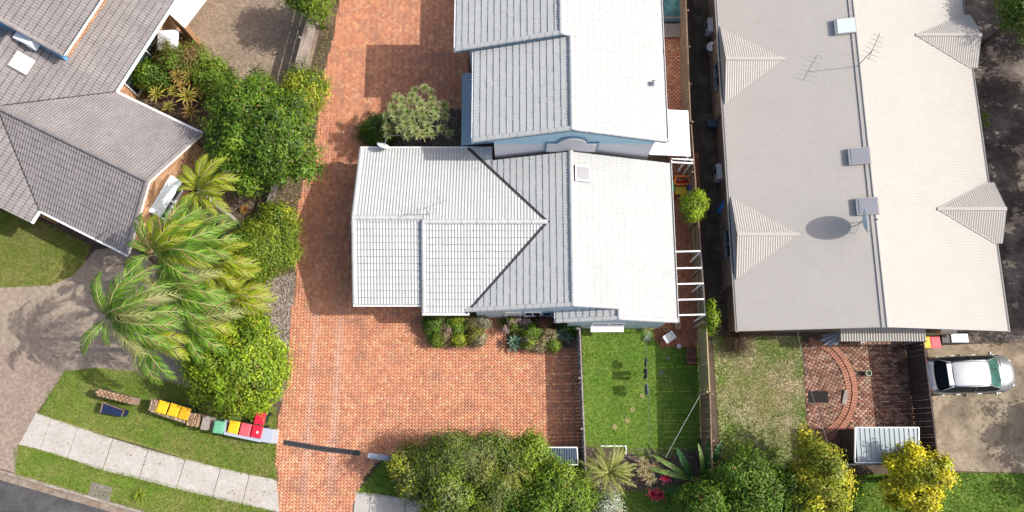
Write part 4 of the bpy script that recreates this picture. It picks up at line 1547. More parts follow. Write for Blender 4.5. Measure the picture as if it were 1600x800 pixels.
ft = lambda x, y, z: P(x, y, z).xy
paling_fence(ft(906, 513, 1.6), ft(916, 752, 1.6), 1.6, 'thin grey paling fence between brick driveway and sunny back lawn', M['timber_grey'], bw=.17, gap=.007, side=-1)
paling_fence(ft(1070, -40, 1.9), ft(1079, 190, 1.9), 1.9, 'brown paling fence along the dark passage beside the taller white-roofed house', M['timber_brown'], bw=.14, side=1)
paling_fence(ft(1080, 195, 1.9), ft(1103, 500, 1.9), 1.9, 'brown paling fence behind the white pergola beams', M['timber_brown'], bw=.14, side=-1)
paling_fence(ft(1103.5, 503, 2.05), ft(1109, 612, 2.05), 2.05, 'olive boarded fence beside the patio end of the back lawn', M['timber_olive'], bw=.15, gap=.004, side=-1)
paling_fence(ft(1109.3, 615, 2.05), ft(1114, 765, 2.05), 2.05, 'dark brown paling fence beside the shaded half of back lawn', M['timber_brown'], bw=.13, side=1)
paling_fence(ft(1443, 533, 1.85), ft(1466, 722, 1.85), 1.85, 'dark stained paling fence between brick courtyard and parked car', M['timber_dark'], bw=.125, gap=.004, side=1)
paling_fence(ft(1304, 726, 1.8), ft(1464, 725, 1.8), 1.8, 'dark paling fence with pale top behind the ribbed shed', M['timber_dark'], bw=.11, side=1, post_m=M['flash'])


def board_fence(a, b, h, label, nb=4):
    a, b = Vector((a[0], a[1], 0)), Vector((b[0], b[1], 0))
    root = thing('fence', a, label, 'fence', 'weathered board fences')
    d = b - a
    L = d.length
    d.normalize()
    n = Vector((d.y, -d.x, 0))
    hb = (h - .1) / nb
    for i in range(nb):
        z = .08 + hb * (i + .5)
        MB().beam(n * .02 + Vector((0, 0, z)), d * L + n * .02 + Vector((0, 0, z + RND.uniform(-.02, .02))), .025, hb - .07).build('board', M['timber_grey'], root, world=False)
    q = max(1, round(L / 1.9))
    pm = MB().box((0, 0, h / 2 + .04), (.11, .11, h + .08)).mesh('post', M['timber_grey'])
    for i in range(q + 1):
        o = link(bpy.data.objects.new('post', pm), root)
        o.location = d * (L * i / q) + n * .095
        o.rotation_euler = (0, 0, math.atan2(d.y, d.x))
    return root


board_fence(ft(516, -40, 0), ft(474, 128, 0), 1.85, 'weathered grey board fence between bare lawn and brick driveway')
board_fence(ft(437, 292, 0), ft(418, 345, 0), 1.0, 'short weathered board fence remnant under the big green tree')

# ------------------------------------------------------------------ pergola, shed, shelters
pg = thing('pergola', P(1070, 440), 'white pergola of thin beams over the narrow brick patio', 'pergola')
for x0, x1, y in ((1052, 1094, 393), (1055, 1096.5, 419), (1057, 1099, 443.5), (1058, 1100, 468), (1059, 1101.5, 492)):
    MB().beam(P(x0, y + .5, 2.4), P(x1, y - .5, 2.4), .07, .09).build('beam', M['white_paint'], pg)
MB().beam(P(1094, 391, 2.31), P(1101.5, 495, 2.31), .06, .09).build('edge_beam', M['dark_grey'], pg)
for x, y in ((1094.5, 394, ), (1098, 443), (1101.3, 492)):
    p = P(x, y, 2.26); MB().beam((p.x, p.y, 0), (p.x, p.y, 2.26), .07, .07).build('post', M['white_paint'], pg)
pg2 = thing('pergola', P(1065, 250), 'pair of white rails at the north end of the side patio', 'pergola')
for y in (248, 253.5):
    MB().beam(P(1049, y, 2.3), P(1083, y + 2, 2.3), .07, .09).build('rail', M['white_paint'], pg2)
for x in (1049.5, 1082):
    p = P(x, 251, 2.25); MB().beam((p.x, p.y, 0), (p.x, p.y, 2.25), .06, .06).build('post', M['white_paint'], pg2)

def ribbed_shed(label, q, zr, wall_m, roof_m, trim_m, fall=.06, pitch=.22):
    """q: roof corners (NW, NE, SE, SW) at height zr"""
    cx = sum(p.x for p in q) / 4; cy = sum(p.y for p in q) / 4
    root = thing('shed', (cx, cy, 0), label, 'shed')
    x0, x1, y0, y1 = q[0].x, q[1].x, q[2].y, q[0].y
    MB().prism([(x0 + .08, y0 + .08), (x1 - .08, y0 + .08), (x1 - .08, y1 - .08), (x0 + .08, y1 - .08)], 0, zr - .12).build('wall', wall_m, root)
    sl_ = Slope((0, y0, zr - .08), (1, 0), (0, 1), fall)
    V, F = [], []
    n = int((x1 - x0) / pitch)
    for i in range(n):
        xa_, w_ = x0 + (x1 - x0) * i / n, (x1 - x0) / n
        for dx, hh in ((0, .034), (.022, .034), (.045, 0), (w_ - .022, 0), (w_, .034)):
            for yy in (y0, y1): V.append(sl_.pt(xa_ + dx, yy, hh))
        k = i * 10
        F += [(k + 2 * j, k + 2 * j + 2, k + 2 * j + 3, k + 2 * j + 1) for j in range(4)]
    MB().add(V, F).build('roof', roof_m, root)
    for a, b in ((q[0], q[1]), (q[1], q[2]), (q[2], q[3]), (q[3], q[0])):
        a_, b_ = sl_.pt(a.x, a.y if a.y > cy + .0 else y0, .0), sl_.pt(b.x, b.y if b.y > cy else y0, .0)
        MB().beam(a_, b_, .05, .10).build('trim', trim_m, root)
    return root
ribbed_shed('pale ribbed metal shed with white edges at the courtyard corner', [P(1335, 668, 2.1), P(1434, 668, 2.1), P(1436, 723, 2.1), P(1336, 723, 2.1)], 2.15, M['timber_dark'], M['shed_metal'], M['white_paint'])
ribbed_shed('low navy ribbed lean-to with white front edge beside the driveway fence', [P(852, 699, 1.4), P(901, 699, 1.4), P(903, 726, 1.4), P(854, 726, 1.4)], 1.45, M['navy_metal'], M['navy_metal'], M['white_paint'], fall=.3, pitch=.11)

# ------------------------------------------------------------------ bins and their enclosures
def bin_meshes():
    b = MB()
    b.box((0, 0, .5), (.42, .48, .84), rot=Matrix.Rotation(math.pi, 3, 'X'), top=.82)
    b.box((0, 0, .90), (.47, .53, .05))
    lid = MB()
    lid.box((0, -.01, .955), (.52, .60, .05), top=.97)
    lid.box((0, -.01, .988), (.44, .50, .022), top=.92)
    h = MB()
    h.beam((-.2, .33, .93), (.2, .33, .93), .03, .03)
    h.beam((-.2, .26, .92), (-.2, .34, .93), .03, .03)
    h.beam((.2, .26, .92), (.2, .34, .93), .03, .03)
    w = MB().lathe([(.04, -.03), (.1, -.03), (.1, .03), (.04, .03)], (0, 0, 0), 12, axis=(1, 0, 0))
    return b, lid, h, w


bm_, lm_, hm_, wm_ = bin_meshes()
BIN_BODY, BIN_HANDLE, BIN_WHEEL = bm_.mesh('body', M['bin_green']), hm_.mesh('handle', M['bin_green']), wm_.mesh('wheel', M['rubber'])


def wheelie_bin(px, py, lid_mat, label, rz=0.0, z=1.0, body=None, tilt=0.0):
    p = P(px, py, z)
    root = thing('wheelie_bin', (p.x, p.y, 0), label, 'wheelie bin', 'wheelie bins', rz=math.radians(rz))
    link(bpy.data.objects.new('body', BIN_BODY if body is None else bm_.mesh('body', body)), root)
    lo = link(bpy.data.objects.new('lid', lm_.mesh('lid', lid_mat)), root)
    m = lo.modifiers.new('bevel', 'BEVEL'); m.width = .02; m.segments = 2
    link(bpy.data.objects.new('handle', BIN_HANDLE), root)
    for sx in (-1, 1):
        o = link(bpy.data.objects.new('wheel', BIN_WHEEL), root)
        o.location = (sx * .2, .24, .1)
    return root


wheelie_bin(253.5, 636, M['lid_yellow'], 'yellow lidded bin beside the post end of the tan enclosure', -16)
wheelie_bin(271.5, 640.5, M['lid_yellow'], 'middle yellow lidded bin of the three in the tan enclosure', -16)
wheelie_bin(288, 645.5, M['lid_yellow_dull'], 'duller yellow lidded bin with stained lid in the tan enclosure', -16)
wheelie_bin(341.5, 667, M['lid_green'], 'bin with faded green lid beside the white enclosure', -8)
wheelie_bin(365, 667, M['lid_yellow'], 'bright yellow lidded bin beside the faded green lidded bin', -10)
wheelie_bin(383, 671, M['lid_pink'], 'bin with faded pinkish red lid between yellow and red lids', -10)
rb_ = wheelie_bin(401, 674, M['lid_red'], 'red lidded bin with small white mark inside the white enclosure', -10)
MB().box((.05, -.04, 1.003), (.05, .13, .004)).build('white_mark', M['white_paint'], rb_, world=False)  # small white cross-shaped mark on the lid
MB().box((.05, -.03, 1.006), (.11, .04, .004)).build('white_mark', M['white_paint'], rb_, world=False)
wheelie_bin(406, 653, M['lid_red'], 'red lidded bin outside at the back of the white enclosure', -10)
wheelie_bin(1446, 534, M['lid_yellow'], 'yellow lidded bin beside the cream porch awning', 3)
wheelie_bin(1462, 534.5, M['lid_pink'], 'pinkish red lidded bin next to parked silver car', 3)

def topped_wall(root, poly, z1, m, cols, name):
    MB().prism([tuple(p) for p in poly], 0, z1 - .02).build(name, m, root)
    p = [tuple(q) for q in poly]
    d = Vector(p[1]) - Vector(p[0])
    bricks_on('coping_brick', bond(p, L=.22, w=.11, ang=math.atan2(d.y, d.x)), p, [], z1 - .02, root, M['wall_brick'], cols, .04)

tanb = M['timber_tan']
en = thing('bin_enclosure', P(270, 648), 'tan brick bin enclosure holding three yellow lidded bins on the verge', 'bin enclosure', 'bin enclosures')
ZE = .95
topped_wall(en, P2([(231, 641), (236, 623), (247, 626), (242, 645)], ZE), ZE, tanb, WOODY, 'end_wall')
topped_wall(en, P2([(242, 641), (292, 657), (291, 663), (240, 646)], ZE), ZE - .1, tanb, WOODY, 'front_wall')
topped_wall(en, P2([(290, 664), (296, 644), (313, 648), (308, 667)], ZE), ZE, tanb, WOODY * np.array([1.1, .95, .8]), 'end_wall')
en2 = thing('bin_enclosure', P(385, 675), 'white rendered bin enclosure around the yellow, pink and red lidded bins', 'bin enclosure', 'bin enclosures')
ZE = .9
for nm, q in (('front_wall', [(350, 674), (407, 686), (406, 691), (349, 679)]), ('end_wall', [(408, 668), (428, 671), (425, 693), (406, 690)]), ('end_wall', [(350, 656), (353.5, 656.5), (352.5, 675), (349, 674)])):
    MB().prism([tuple(v) for v in P2(q, ZE)], 0, ZE).build(nm, M['render_grey'], en2, bevel=.01)
pil = thing('post', P(321, 661), 'short grey timber post between the tan enclosure and green lidded bin', 'post')
pt = P(321, 661, .9)
MB().box((pt.x, pt.y, .45), (.3, .62, .9), rz=-.15).build('post_body', M['timber_grey'], pil)
MB().box((pt.x, pt.y, .915), (.34, .66, .04), rz=-.15).build('cap', M['timber_grey'], pil)
lw = thing('brick_wall', P(178, 622), 'low tan brick wall on the verge above a dark navy box', 'brick wall')
topped_wall(lw, P2([(152, 607), (207, 621), (205, 632), (149, 618)], .95), .95, bpy.data.materials['dull_brick_base'], WOODY * np.array([1.1, .92, .8]), 'wall_body')
nb = thing('storage_box', P(177, 640), 'dark navy box with brown lid edge in front of low brick wall', 'storage box')
q = P2([(161, 629), (194, 641), (190, 651), (157, 645)], .55)
MB().prism([tuple(v) for v in q], 0, .55).build('box', M['navy'], nb, bevel=.015)
for i_, (a, b) in enumerate(((0, 1), (1, 2), (3, 0))):
    MB().beam((*q[a], .565), (*q[b], .565), .05, .04).build('lid_edge', M['timber_brown'], nb)

# trench grate across the driveway entrance: frame and bars
gr = thing('drain_grate', P(502, 699), 'long dark steel drain grate across the driveway entrance', 'drain grate')
ga_, gb_ = P(443, 691, .035), P(563, 708, .035)
gm_ = P(505, 701.5, .035)
for a, b in ((ga_, gm_), (gm_, gb_)):
    d = (b - a).normalized(); n = Vector((-d.y, d.x, 0))
    for o in (-.11, .11):
        MB().beam(a + n * o, b + n * o, .03, .03).build('frame', M['dark_grey'], gr)
    MB().beam(a - Vector((0, 0, .006)), b - Vector((0, 0, .006)), .19, .004).build('channel', M['black_plastic'], gr)
    me = MB().box((0, 0, 0), (.02, .19, .02)).mesh('bar', M['dark_grey'])
    k = int((b - a).length / .055)
    w_ = wloc(gr)
    for i in range(k):
        o = link(bpy.data.objects.new('bar', me), gr)
        o.location = a.lerp(b, (i + .5) / k) - w_ + Vector((0, 0, .004))
        o.rotation_euler = (0, 0, math.atan2(d.y, d.x))
hw_ = thing('rendered_wall', P(598, 716), 'low pale blue grey rendered wall at the driveway mouth', 'wall')
wa, wb = P(576, 712, .9), P(640, 721, .9)
MB().prism([tuple(v) for v in P2([(576, 709), (640, 718), (640, 724), (575, 715)], .9)], 0, .86).build('wall_body', M['pale_blue'], hw_)
MB().prism([tuple(v) for v in P2([(575, 707.5), (641, 716.5), (641, 725), (574, 716)], .95)], .862, .95).build('capping', mat('shade_tinted_coping', (.30, .335, .40), .7, .1, 3), hw_, bevel=.01)  # grey-blue tone holds the hedge's shade in the coping colour
wf = thing('planter_frame', P(958, 700), 'white timber corner edging at the spiky palm bed', 'garden edging')
MB().beam(P(938, 697, .12), P(977.5, 697, .12), .045, .10).build('edge', M['white_paint'], wf)
MB().beam(P(978, 696, .12), P(978, 710, .12), .045, .10).build('edge', M['white_paint'], wf)

# ------------------------------------------------------------------ car
def car(loc, rz, label):
    root = thing('car', loc, label, 'car', rz=rz)
    # stations along x (front +): x, half width, sill z, belt z, crown z
    st = [(-2.22, .40, .42, .78, .80), (-2.10, .70, .32, .93, .96), (-1.85, .87, .26, .97, 1.0), (-1.2, .905, .24, .97, 1.0), (-.3, .91, .24, .96, 1.0), (.5, .91, .24, .95, 1.0), (1.0, .90, .25, .93, 1.0), (1.4, .885, .26, .88, .985), (1.8, .84, .28, .80, .92), (2.06, .66, .32, .70, .80), (2.22, .34, .38, .58, .64)]
    V, F = [], []
    for x, w, s0, b, c in st:
        pr_ = [(0, s0), (w * .86, s0), (w * .97, s0 + .12), (w, (s0 + b) / 2 + .03), (w * .975, b - .07), (w * .90, b), (w * .5, c), (0, c + .012)]
        V += [(x, y, z) for y, z in pr_]
    n = len(st)
    m_ = 8
    for i in range(n - 1):
        for j in range(m_ - 1):
            F.append((i * m_ + j, i * m_ + j + 1, (i + 1) * m_ + j + 1, (i + 1) * m_ + j))
    F.append(tuple(range(m_))[::-1])
    F.append(tuple(range((n - 1) * m_, n * m_)))
    V2 = V + [(x, -y, z) for x, y, z in V]
    F2 = F + [tuple(k + len(V) for k in f)[::-1] for f in F]
    bm = bmesh.new()
    vs = [bm.verts.new(v) for v in V2]
    for f in F2: bm.faces.new([vs[k] for k in f])
    bmesh.ops.remove_doubles(bm, verts=bm.verts, dist=1e-4)
    bmesh.ops.recalc_face_normals(bm, faces=bm.faces)
    me = bpy.data.meshes.new('body'); bm.to_mesh(me); bm.free()
    me.materials.append(M['silver'])
    me.polygons.foreach_set('use_smooth', [True] * len(me.polygons))
    o = link(bpy.data.objects.new('body', me), root)
    sm = o.modifiers.new('subdivision', 'SUBSURF'); sm.levels = 2; sm.render_levels = 2

    def shell(name, rows, m, parent=root, sub=2):
        """rows of points from one side to the other, subdivided to a smooth skin"""
        k = len(rows[0])
        v = [p for r_ in rows for p in r_]
        f = [(i * k + j, i * k + j + 1, (i + 1) * k + j + 1, (i + 1) * k + j) for i in range(len(rows) - 1) for j in range(k - 1)]
        o = MB().add(v, f).build(name, m, parent, world=False, smooth=True)
        if sub:
            s_ = o.modifiers.new('subdivision', 'SUBSURF'); s_.levels = sub; s_.render_levels = sub
        t_ = o.modifiers.new('thickness', 'SOLIDIFY'); t_.thickness = .02; t_.offset = -1
        return o
    # roof panel, glasshouse
    def row(x, w, z, crown=.04):
        w *= .90
        return [(x, w * k, z + crown * (1 - k * k)) for k in (-1, -.6, 0, .6, 1)]
    shell('roof', [row(-1.22, .60, 1.50), row(-1.1, .625, 1.535), row(-.4, .655, 1.565), row(.3, .64, 1.54), row(.48, .62, 1.50)], M['car_white'])
    shell('windscreen', [[(x0 - .04 * k * k * 2, w0 * k, z0) for k in (-1, -.6, 0, .6, 1)] for x0, w0, z0 in ((.48, .62, 1.51), (.85, .69, 1.28), (1.26, .76, 1.015))], M['car_glass_green'])
    shell('rear_window', [[(x0 + .05 * k * k * 2, w0 * k, z0) for k in (-1, -.6, 0, .6, 1)] for x0, w0, z0 in ((-1.24, .60, 1.50), (-1.55, .66, 1.28), (-1.82, .70, 1.03))], M['car_glass'])
    MB().box((-1.34, 0, 1.515), (.26, 1.12, .035), top=.9).build('roof_spoiler', M['silver'], root, world=False, bevel=.012)
    for s_ in (-1, 1):
        sd = [[(-1.80, .80 * s_, 1.0), (-1.1, .845 * s_, .985), (0, .855 * s_, .975), (.75, .845 * s_, .965), (1.25, .80 * s_, .985)],
              [(-1.60, .73 * s_, 1.24), (-1.1, .755 * s_, 1.28), (0, .77 * s_, 1.30), (.6, .75 * s_, 1.26), (.92, .70 * s_, 1.22)],
              [(-1.25, .61 * s_, 1.49), (-1.0, .635 * s_, 1.525), (-.3, .66 * s_, 1.55), (.25, .645 * s_, 1.525), (.47, .62 * s_, 1.49)]]
        sd[1] = [(x, y * .965, z) for x, y, z in sd[1]]
        sd[2] = [(x, y * .91, z) for x, y, z in sd[2]]
        if s_ > 0: sd = [r_[::-1] for r_ in sd]
        shell('side_window', sd, M['car_glass'])
        MB().tube([(-1.24, .565 * s_, 1.51), (-.4, .612 * s_, 1.565), (.3, .598 * s_, 1.54), (.5, .58 * s_, 1.50), (.9, .69 * s_, 1.25), (1.27, .785 * s_, 1.0)], .028, 6).build('roof_pillar', M['silver'], root, world=False, smooth=True)
        MB().tube([(-1.24, .565 * s_, 1.505), (-1.6, .705 * s_, 1.25), (-1.84, .775 * s_, 1.0)], .03, 6).build('rear_pillar', M['silver'], root, world=False, smooth=True)
        for x in (-.15,):
            MB().tube([(x, .868 * s_, .97), (x - .02, .755 * s_, 1.3), (x - .05, .605 * s_, 1.54)], .022, 6).build('door_pillar', M['silver'], root, world=False)
        mo = MB().box((.94, .95 * s_, 1.0), (.12, .17, .12), top=.85).build('mirror', M['silver'], root, world=False, bevel=.03)
        for x in (-.75, .25):
            MB().box((x, .925 * s_, .82), (.2, .05, .035)).build('door_handle', M['car_white'], root, world=False, bevel=.01)
        MB().box((-1.98, .66 * s_, .80), (.18, .18, .22), top=.8).build('tail_light', M['tail_red'], root, world=False, bevel=.03)
        MB().box((1.86, .58 * s_, .735), (.26, .17, .08), rz=-.45 * s_).build('headlight', M['lamp_clear'], root, world=False, bevel=.03)
        for x in (-1.32, 1.36):
            w_ = MB().lathe([(.05, -.1), (.30, -.1), (.325, -.07), (.325, .07), (.30, .1), (.05, .1)], (0, 0, 0), 20, axis=(0, 1, 0)).build('wheel', M['rubber'], root, world=False, smooth=True, loc=(x, .80 * s_, .325))
            MB().lathe([(.03, .0), (.21, .0), (.21, .02), (.05, .03)], (0, .1 * s_, 0), 14, axis=(0, s_, 0)).build('rim', M['steel'], w_, world=False)
    MB().box((-2.16, 0, .50), (.16, 1.4, .22)).build('rear_bumper', M['silver'], root, world=False, bevel=.05)
    MB().tube([(-1.0, .0, 1.57), (-1.08, 0, 1.72)], .008, 5).build('aerial', M['black_plastic'], root, world=False)
    return root
cp = P(1517, 585, .8)
cr_ = car((cp.x, cp.y, 0), math.radians(2.2), 'silver hatchback car with pale roof parked nose out beside dark fence')
cr_.scale = (1.05, 1.03, 1.0)
MB().box((1.36, 0, .985), (.02, 1.5, .012)).build('bonnet_gap', M['black_plastic'], cr_, world=False)
for sy in (-.35, .3):
    MB().tube([(1.27, sy, 1.03), (.98, sy + .5, 1.215)], .012, 5).build('wiper', M['black_plastic'], cr_, world=False)

# ------------------------------------------------------------------ things on roofs and walls
def dish(name, loc, label, r, nrm, m, mast, feed=.45, legs=False):
    root = thing(name, loc, label, 'satellite dish', 'satellite dishes')
    n = Vector(nrm).normalized()
    c = Vector((0, 0, mast))
    prof = [(r * t, r * .28 * t * t) for t in np.linspace(.05, 1, 6)]
    o = MB().lathe(prof + [(r * 1.0, r * .28 + .012), (r * .5, r * .07 + .02), (.02, .014)], c - n * .05, 22, axis=n).build('reflector', m, root, world=False, smooth=True)
    MB().tube([(0, 0, -.05), (0, 0, mast - .05)] if not legs else [(0, 0, -.25), (0, 0, mast)], .025, 7).build('mast', M['steel'], root, world=False)
    MB().tube([c - Vector((0, 0, r * .75)) + n * .1, c + n * feed * 1.4 - Vector((0, 0, .05))], .014, 5).build('feed_arm', M['steel'], root, world=False)
    MB().lathe([(.02, 0), (.045, .02), (.045, .12), (.02, .14)], c + n * feed * 1.35, 8, axis=-n).build('receiver', M['dark_grey'], root, world=False)
    if legs:
        for a in (0.6, 2.7, 4.6):
            MB().tube([(0, 0, mast * .7), (math.cos(a) * .7, math.sin(a) * .6, -.35 * (1 if math.cos(a) < 0 else .2) + .0)], .012, 4).build('stay', M['steel'], root, world=False)
    return root
q = P(1338, 352, 4.2)
dish('satellite_dish', (q.x, q.y, BSW.z(q.x, q.y)), 'large blue grey dish on cream metal roof casting an oval shadow', .58, (.93, .02, .36), M['dish_grey'], .95, legs=True)
q = P(600, 232, 2.6)
dish('satellite_dish', (q.x, q.y, 2.45), 'small pale dish at the northern gutter of the low white-roofed house', .33, (.35, .75, .6), M['dish_white'], .45)


def antenna(loc, label, h, boom_dir, L, n_el, el, m=M['dark_grey'], lean=(0, 0)):
    root = thing('tv_antenna', loc, label, 'antenna', 'roof antennas')
    t = Vector((lean[0], lean[1], h))
    MB().tube([(0, 0, -.2), t], .018, 6).build('mast', m, root, world=False)
    d = Vector((boom_dir[0], boom_dir[1], .05)).normalized()
    a = t - Vector((0, 0, .08)) - d * L * .35
    MB().tube([a, a + d * L], .014, 5).build('boom', m, root, world=False)
    sd = Vector((-d.y, d.x, 0)).normalized()
    for i in range(n_el):
        p = a + d * L * (i + .3) / n_el
        w = el * (1 - .45 * i / n_el)
        MB().tube([p - sd * w, p + sd * w], .008, 4).build('element', m, root, world=False)
    return root
q = P(1338, 103, 4.3)
antenna((BXM - .1, q.y, BRZ), 'television antenna on the ridge of the cream metal roof', 1.75, (.45, .9), 1.5, 6, .42)
q = P(669, 333, 3.95)
antenna((q.x, q.y, zr), 'thin television antenna on the low white tiled roof', 1.1, (.85, .35), 1.5, 4, .55, m=M['steel'])


def ac_unit(loc, rz, label, tilt=None, mt=None, d=(.85, .36, .62)):
    root = thing('air_conditioner', loc, label, 'air conditioner', 'outdoor air conditioners', rz=rz)
    MB().box((0, 0, d[2] / 2 + .05), d).build('case', mt or M['offwhite'], root, world=False, bevel=.03)
    MB().lathe([(.05, 0), (.2, 0), (.2, .015), (.05, .02)], (-.12, -d[1] / 2 - .002, d[2] / 2 + .05), 16, axis=(0, -1, 0)).build('fan_grille', M['dark_grey'], root, world=False)
    for sx in (-1, 1):
        MB().box((sx * d[0] * .35, 0, .025), (.08, d[1] + .06, .05)).build('foot', M['steel'], root, world=False)
    return root
q = P(42, 64, 4.9); c_ = q.xy - LB
ac_unit((q.x, q.y, LEZ + (c_.dot(e2) - LD) * LTN - .02), math.atan2(e2.y, e2.x) + math.pi, 'pale outdoor unit on grey tiled roof against the blue upper wall', mt=M['dish_white'], d=(1.0, .42, .6))
q = P(1111, 39, .6); ac_unit((q.x, q.y, 0), -math.pi / 2, 'pale outdoor unit in the dark passage beside a hose reel')
q = P(1125, 268, .6); ac_unit((q.x, q.y, 0), -math.pi / 2, 'pale outdoor unit in the dark passage north of the blue drum')
q = P(1130, 326, .5)
dm = thing('drum', (q.x, q.y, 0), 'blue plastic drum lying tilted in the dark side passage', 'drum')
MB().lathe([(.26, 0), (.29, .03), (.29, .28), (.305, .31), (.29, .34), (.29, .6), (.305, .63), (.29, .66), (.29, .9), (.26, .93)], (-.1, -.25, .28), 18, axis=(.5, .8, .33)).build('barrel', M['drum_blue'], dm, world=False, smooth=True)
MB().lathe([(.05, 0), (.05, .03)], (-.1 + .465 + .1, -.25 + .75, .28 + .38), 10, axis=(.5, .8, .33)).build('cap', M['black_plastic'], dm, world=False)
q = P(1112, 72, .8)
hr = thing('hose_reel', (q.x, q.y, 0), 'round pale hose reel with dark hose in the passage', 'hose reel')
MB().lathe([(.05, 0), (.27, 0), (.27, .03), (.05, .05)], (0, 0, .75), 18, axis=(-.5, 0, .85)).build('reel', M['dish_white'], hr, world=False)
MB().tube([(.27 * math.cos(t) - .16, .27 * math.sin(t) - .25, .5 - t * .03) for t in np.linspace(0, 9, 30)], .02, 5).build('hose', M['black_plastic'], hr, world=False)
MB().beam((.15, 0, 0), (.02, 0, .74), .06, .06).build('stand', M['dark_grey'], hr, world=False)
q = P(1115, 192, .4)
cr = thing('crate', (q.x, q.y, 0), 'dark blue grey crate in the passage near the cream-roofed house', 'crate')
MB().box((0, 0, .22), (.62, .42, .42)).build('box', M['navy_metal'], cr, world=False, bevel=.02)
MB().box((0, 0, .45), (.66, .46, .04)).build('lid', M['navy_metal'], cr, world=False, bevel=.01)
# umbrella by the grey-tiled house
q = P(262, 61, 2.0)
um = thing('patio_umbrella', (q.x, q.y, 0), 'small square white patio umbrella beside the brick pier', 'umbrella')
v = [(0, 0, 2.2)] + [(.78 * math.cos(t), .78 * math.sin(t), 1.95) for t in (math.pi * .27, math.pi * .77, math.pi * 1.27, math.pi * 1.77)]
v += [(x * .98, y * .98, z - .03) for x, y, z in v]
MB().add(v, [(0, 1, 2), (0, 2, 3), (0, 3, 4), (0, 4, 1), (5, 7, 6), (5, 8, 7), (5, 9, 8), (5, 6, 9), (1, 6, 7, 2), (2, 7, 8, 3), (3, 8, 9, 4), (4, 9, 6, 1)]).build('canopy', M['white_paint'], um, world=False)
MB().tube([(0, 0, 0), (0, 0, 2.25)], .025, 8).build('pole', M['steel'], um, world=False)
q = P(333, 138, 1.4)
gl_ = thing('garden_lamp', (q.x, q.y, 0), 'garden lamp with white globe at the edge of the corner shrubs', 'lamp')
MB().lathe([(.01, -.13), (.09, -.1), (.13, 0), (.09, .1), (.01, .13)], (0, 0, 1.45), 14).build('globe', M['white_paint'], gl_, world=False, smooth=True)
MB().tube([(0, 0, 0), (0, 0, 1.34)], .03, 8).build('post', M['dark_grey'], gl_, world=False)
# grey half-folded umbrella and items by the south wall of the long house
q = P(1302, 527, 1.6)
um = thing('patio_umbrella', (q.x, q.y, 0), 'half folded grey canvas umbrella beside the cream porch awning', 'umbrella')
v = [(.28, .22, 2.15)]
for i in range(16):
    t = 2 * math.pi * i / 16
    rr = .52 if i % 2 == 0 else .3
    v.append((rr * math.cos(t) - .1, rr * .7 * math.sin(t) - .12, 1.35))
MB().add(v, [(0, i + 1, (i + 1) % 16 + 1) for i in range(16)]).build('canopy', M['shade_cloth'], um, world=False)
MB().tube([(.0, .0, 0), (.3, .24, 2.25)], .022, 8).build('pole', M['steel'], um, world=False)
q = P(1494, 529, .9)
bx = thing('storage_box', (q.x, q.y, 0), 'white topped storage box with dark end beside the red lidded bin', 'storage box')
MB().box((-.05, 0, .42), (1.25, .42, .8)).build('box', M['dark_grey'], bx, world=False, bevel=.02)
MB().box((.2, .03, .85), (.85, .44, .06)).build('lid', M['offwhite'], bx, world=False, bevel=.015)
q = P(1483, 518, 1.6)
mb_ = thing('meter_box', (q.x, q.y, 1.15), 'cream meter box on the end wall of the long house', 'meter box')
MB().box((0, 0, .2), (.8, .16, .5)).build('case', mat('cream_box', (.56, .45, .33), .6), mb_, world=False, bevel=.01)
MB().box((.1, .09, .52), (1.05, .1, .05)).build('hood', M['white_paint'], mb_, world=False)
# courtyard bits
q = P(1357, 583, .3)
po = thing('plant_pot', (q.x, q.y, .02), 'green rimmed round pot standing on the old courtyard bricks', 'pot')
MB().lathe([(.10, 0), (.14, .28), (.155, .30), (.155, .34), (.115, .34), (.11, .27)], (0, 0, 0), 16).build('pot_body', mat('green_glaze', (.22, .34, .24), .5), po, world=False)
MB().lathe([(.02, .26), (.105, .26), (.105, .275), (.02, .28)], (0, 0, 0), 12).build('soil', M['soil'], po, world=False)
q = P(1321, 621, .1)
pk = thing('plank', (q.x, q.y, .06), 'loose grey board lying inside the curved brick edging', 'plank')
MB().box((0, 0, .03), (.22, .72, .035), rot=Matrix.Rotation(-.25, 3, 'Z') @ Matrix.Rotation(.08, 3, 'X')).build('board', M['timber_grey'], pk, world=False)
q = P(1349, 533, .1)
dr_ = thing('drain_cover', (q.x, q.y, .02), 'small pale square drain cover by the porch awning post', 'drain cover')
MB().box((0, 0, .02), (.16, .16, .03)).build('cover', M['offwhite'], dr_, world=False)
MB().box((0, 0, .037), (.1, .1, .004)).build('grille', M['dark_grey'], dr_, world=False)

# ------------------------------------------------------------------ side patio and back lawn things
q = P(1064, 291, .6)
ty = thing('toy_playset', (q.x, q.y, 0), 'red, yellow and orange plastic toy play set beside the small shrub', 'toy')
MB().tube([(-.42, .1, .95), (-.3, .42, 1.0), (.3, .42, 1.0), (.42, .1, .95), (.3, 0, .92), (-.3, 0, .92), (-.42, .1, .95)], .045, 7).build('top_frame', M['toy_orange'], ty, world=False, smooth=True)
MB().box((0, .2, .55), (.6, .05, .6)).build('back_panel', M['toy_red'], ty, world=False, bevel=.03)
MB().box((0, -.2, .5), (.62, .4, .08), rot=Matrix.Rotation(.25, 3, 'X')).build('seat_board', M['toy_yellow'], ty, world=False, bevel=.03)
for sx in (-1, 1):
    MB().box((sx * .42, -.05, .4), (.07, .6, .8)).build('side_panel', M['toy_blue'] if sx > 0 else M['toy_green'], ty, world=False, bevel=.03)
    MB().box((sx * .36, -.42, .14), (.22, .18, .28)).build('foot', M['toy_red'], ty, world=False, bevel=.04)
q = P(1047, 526, .4)
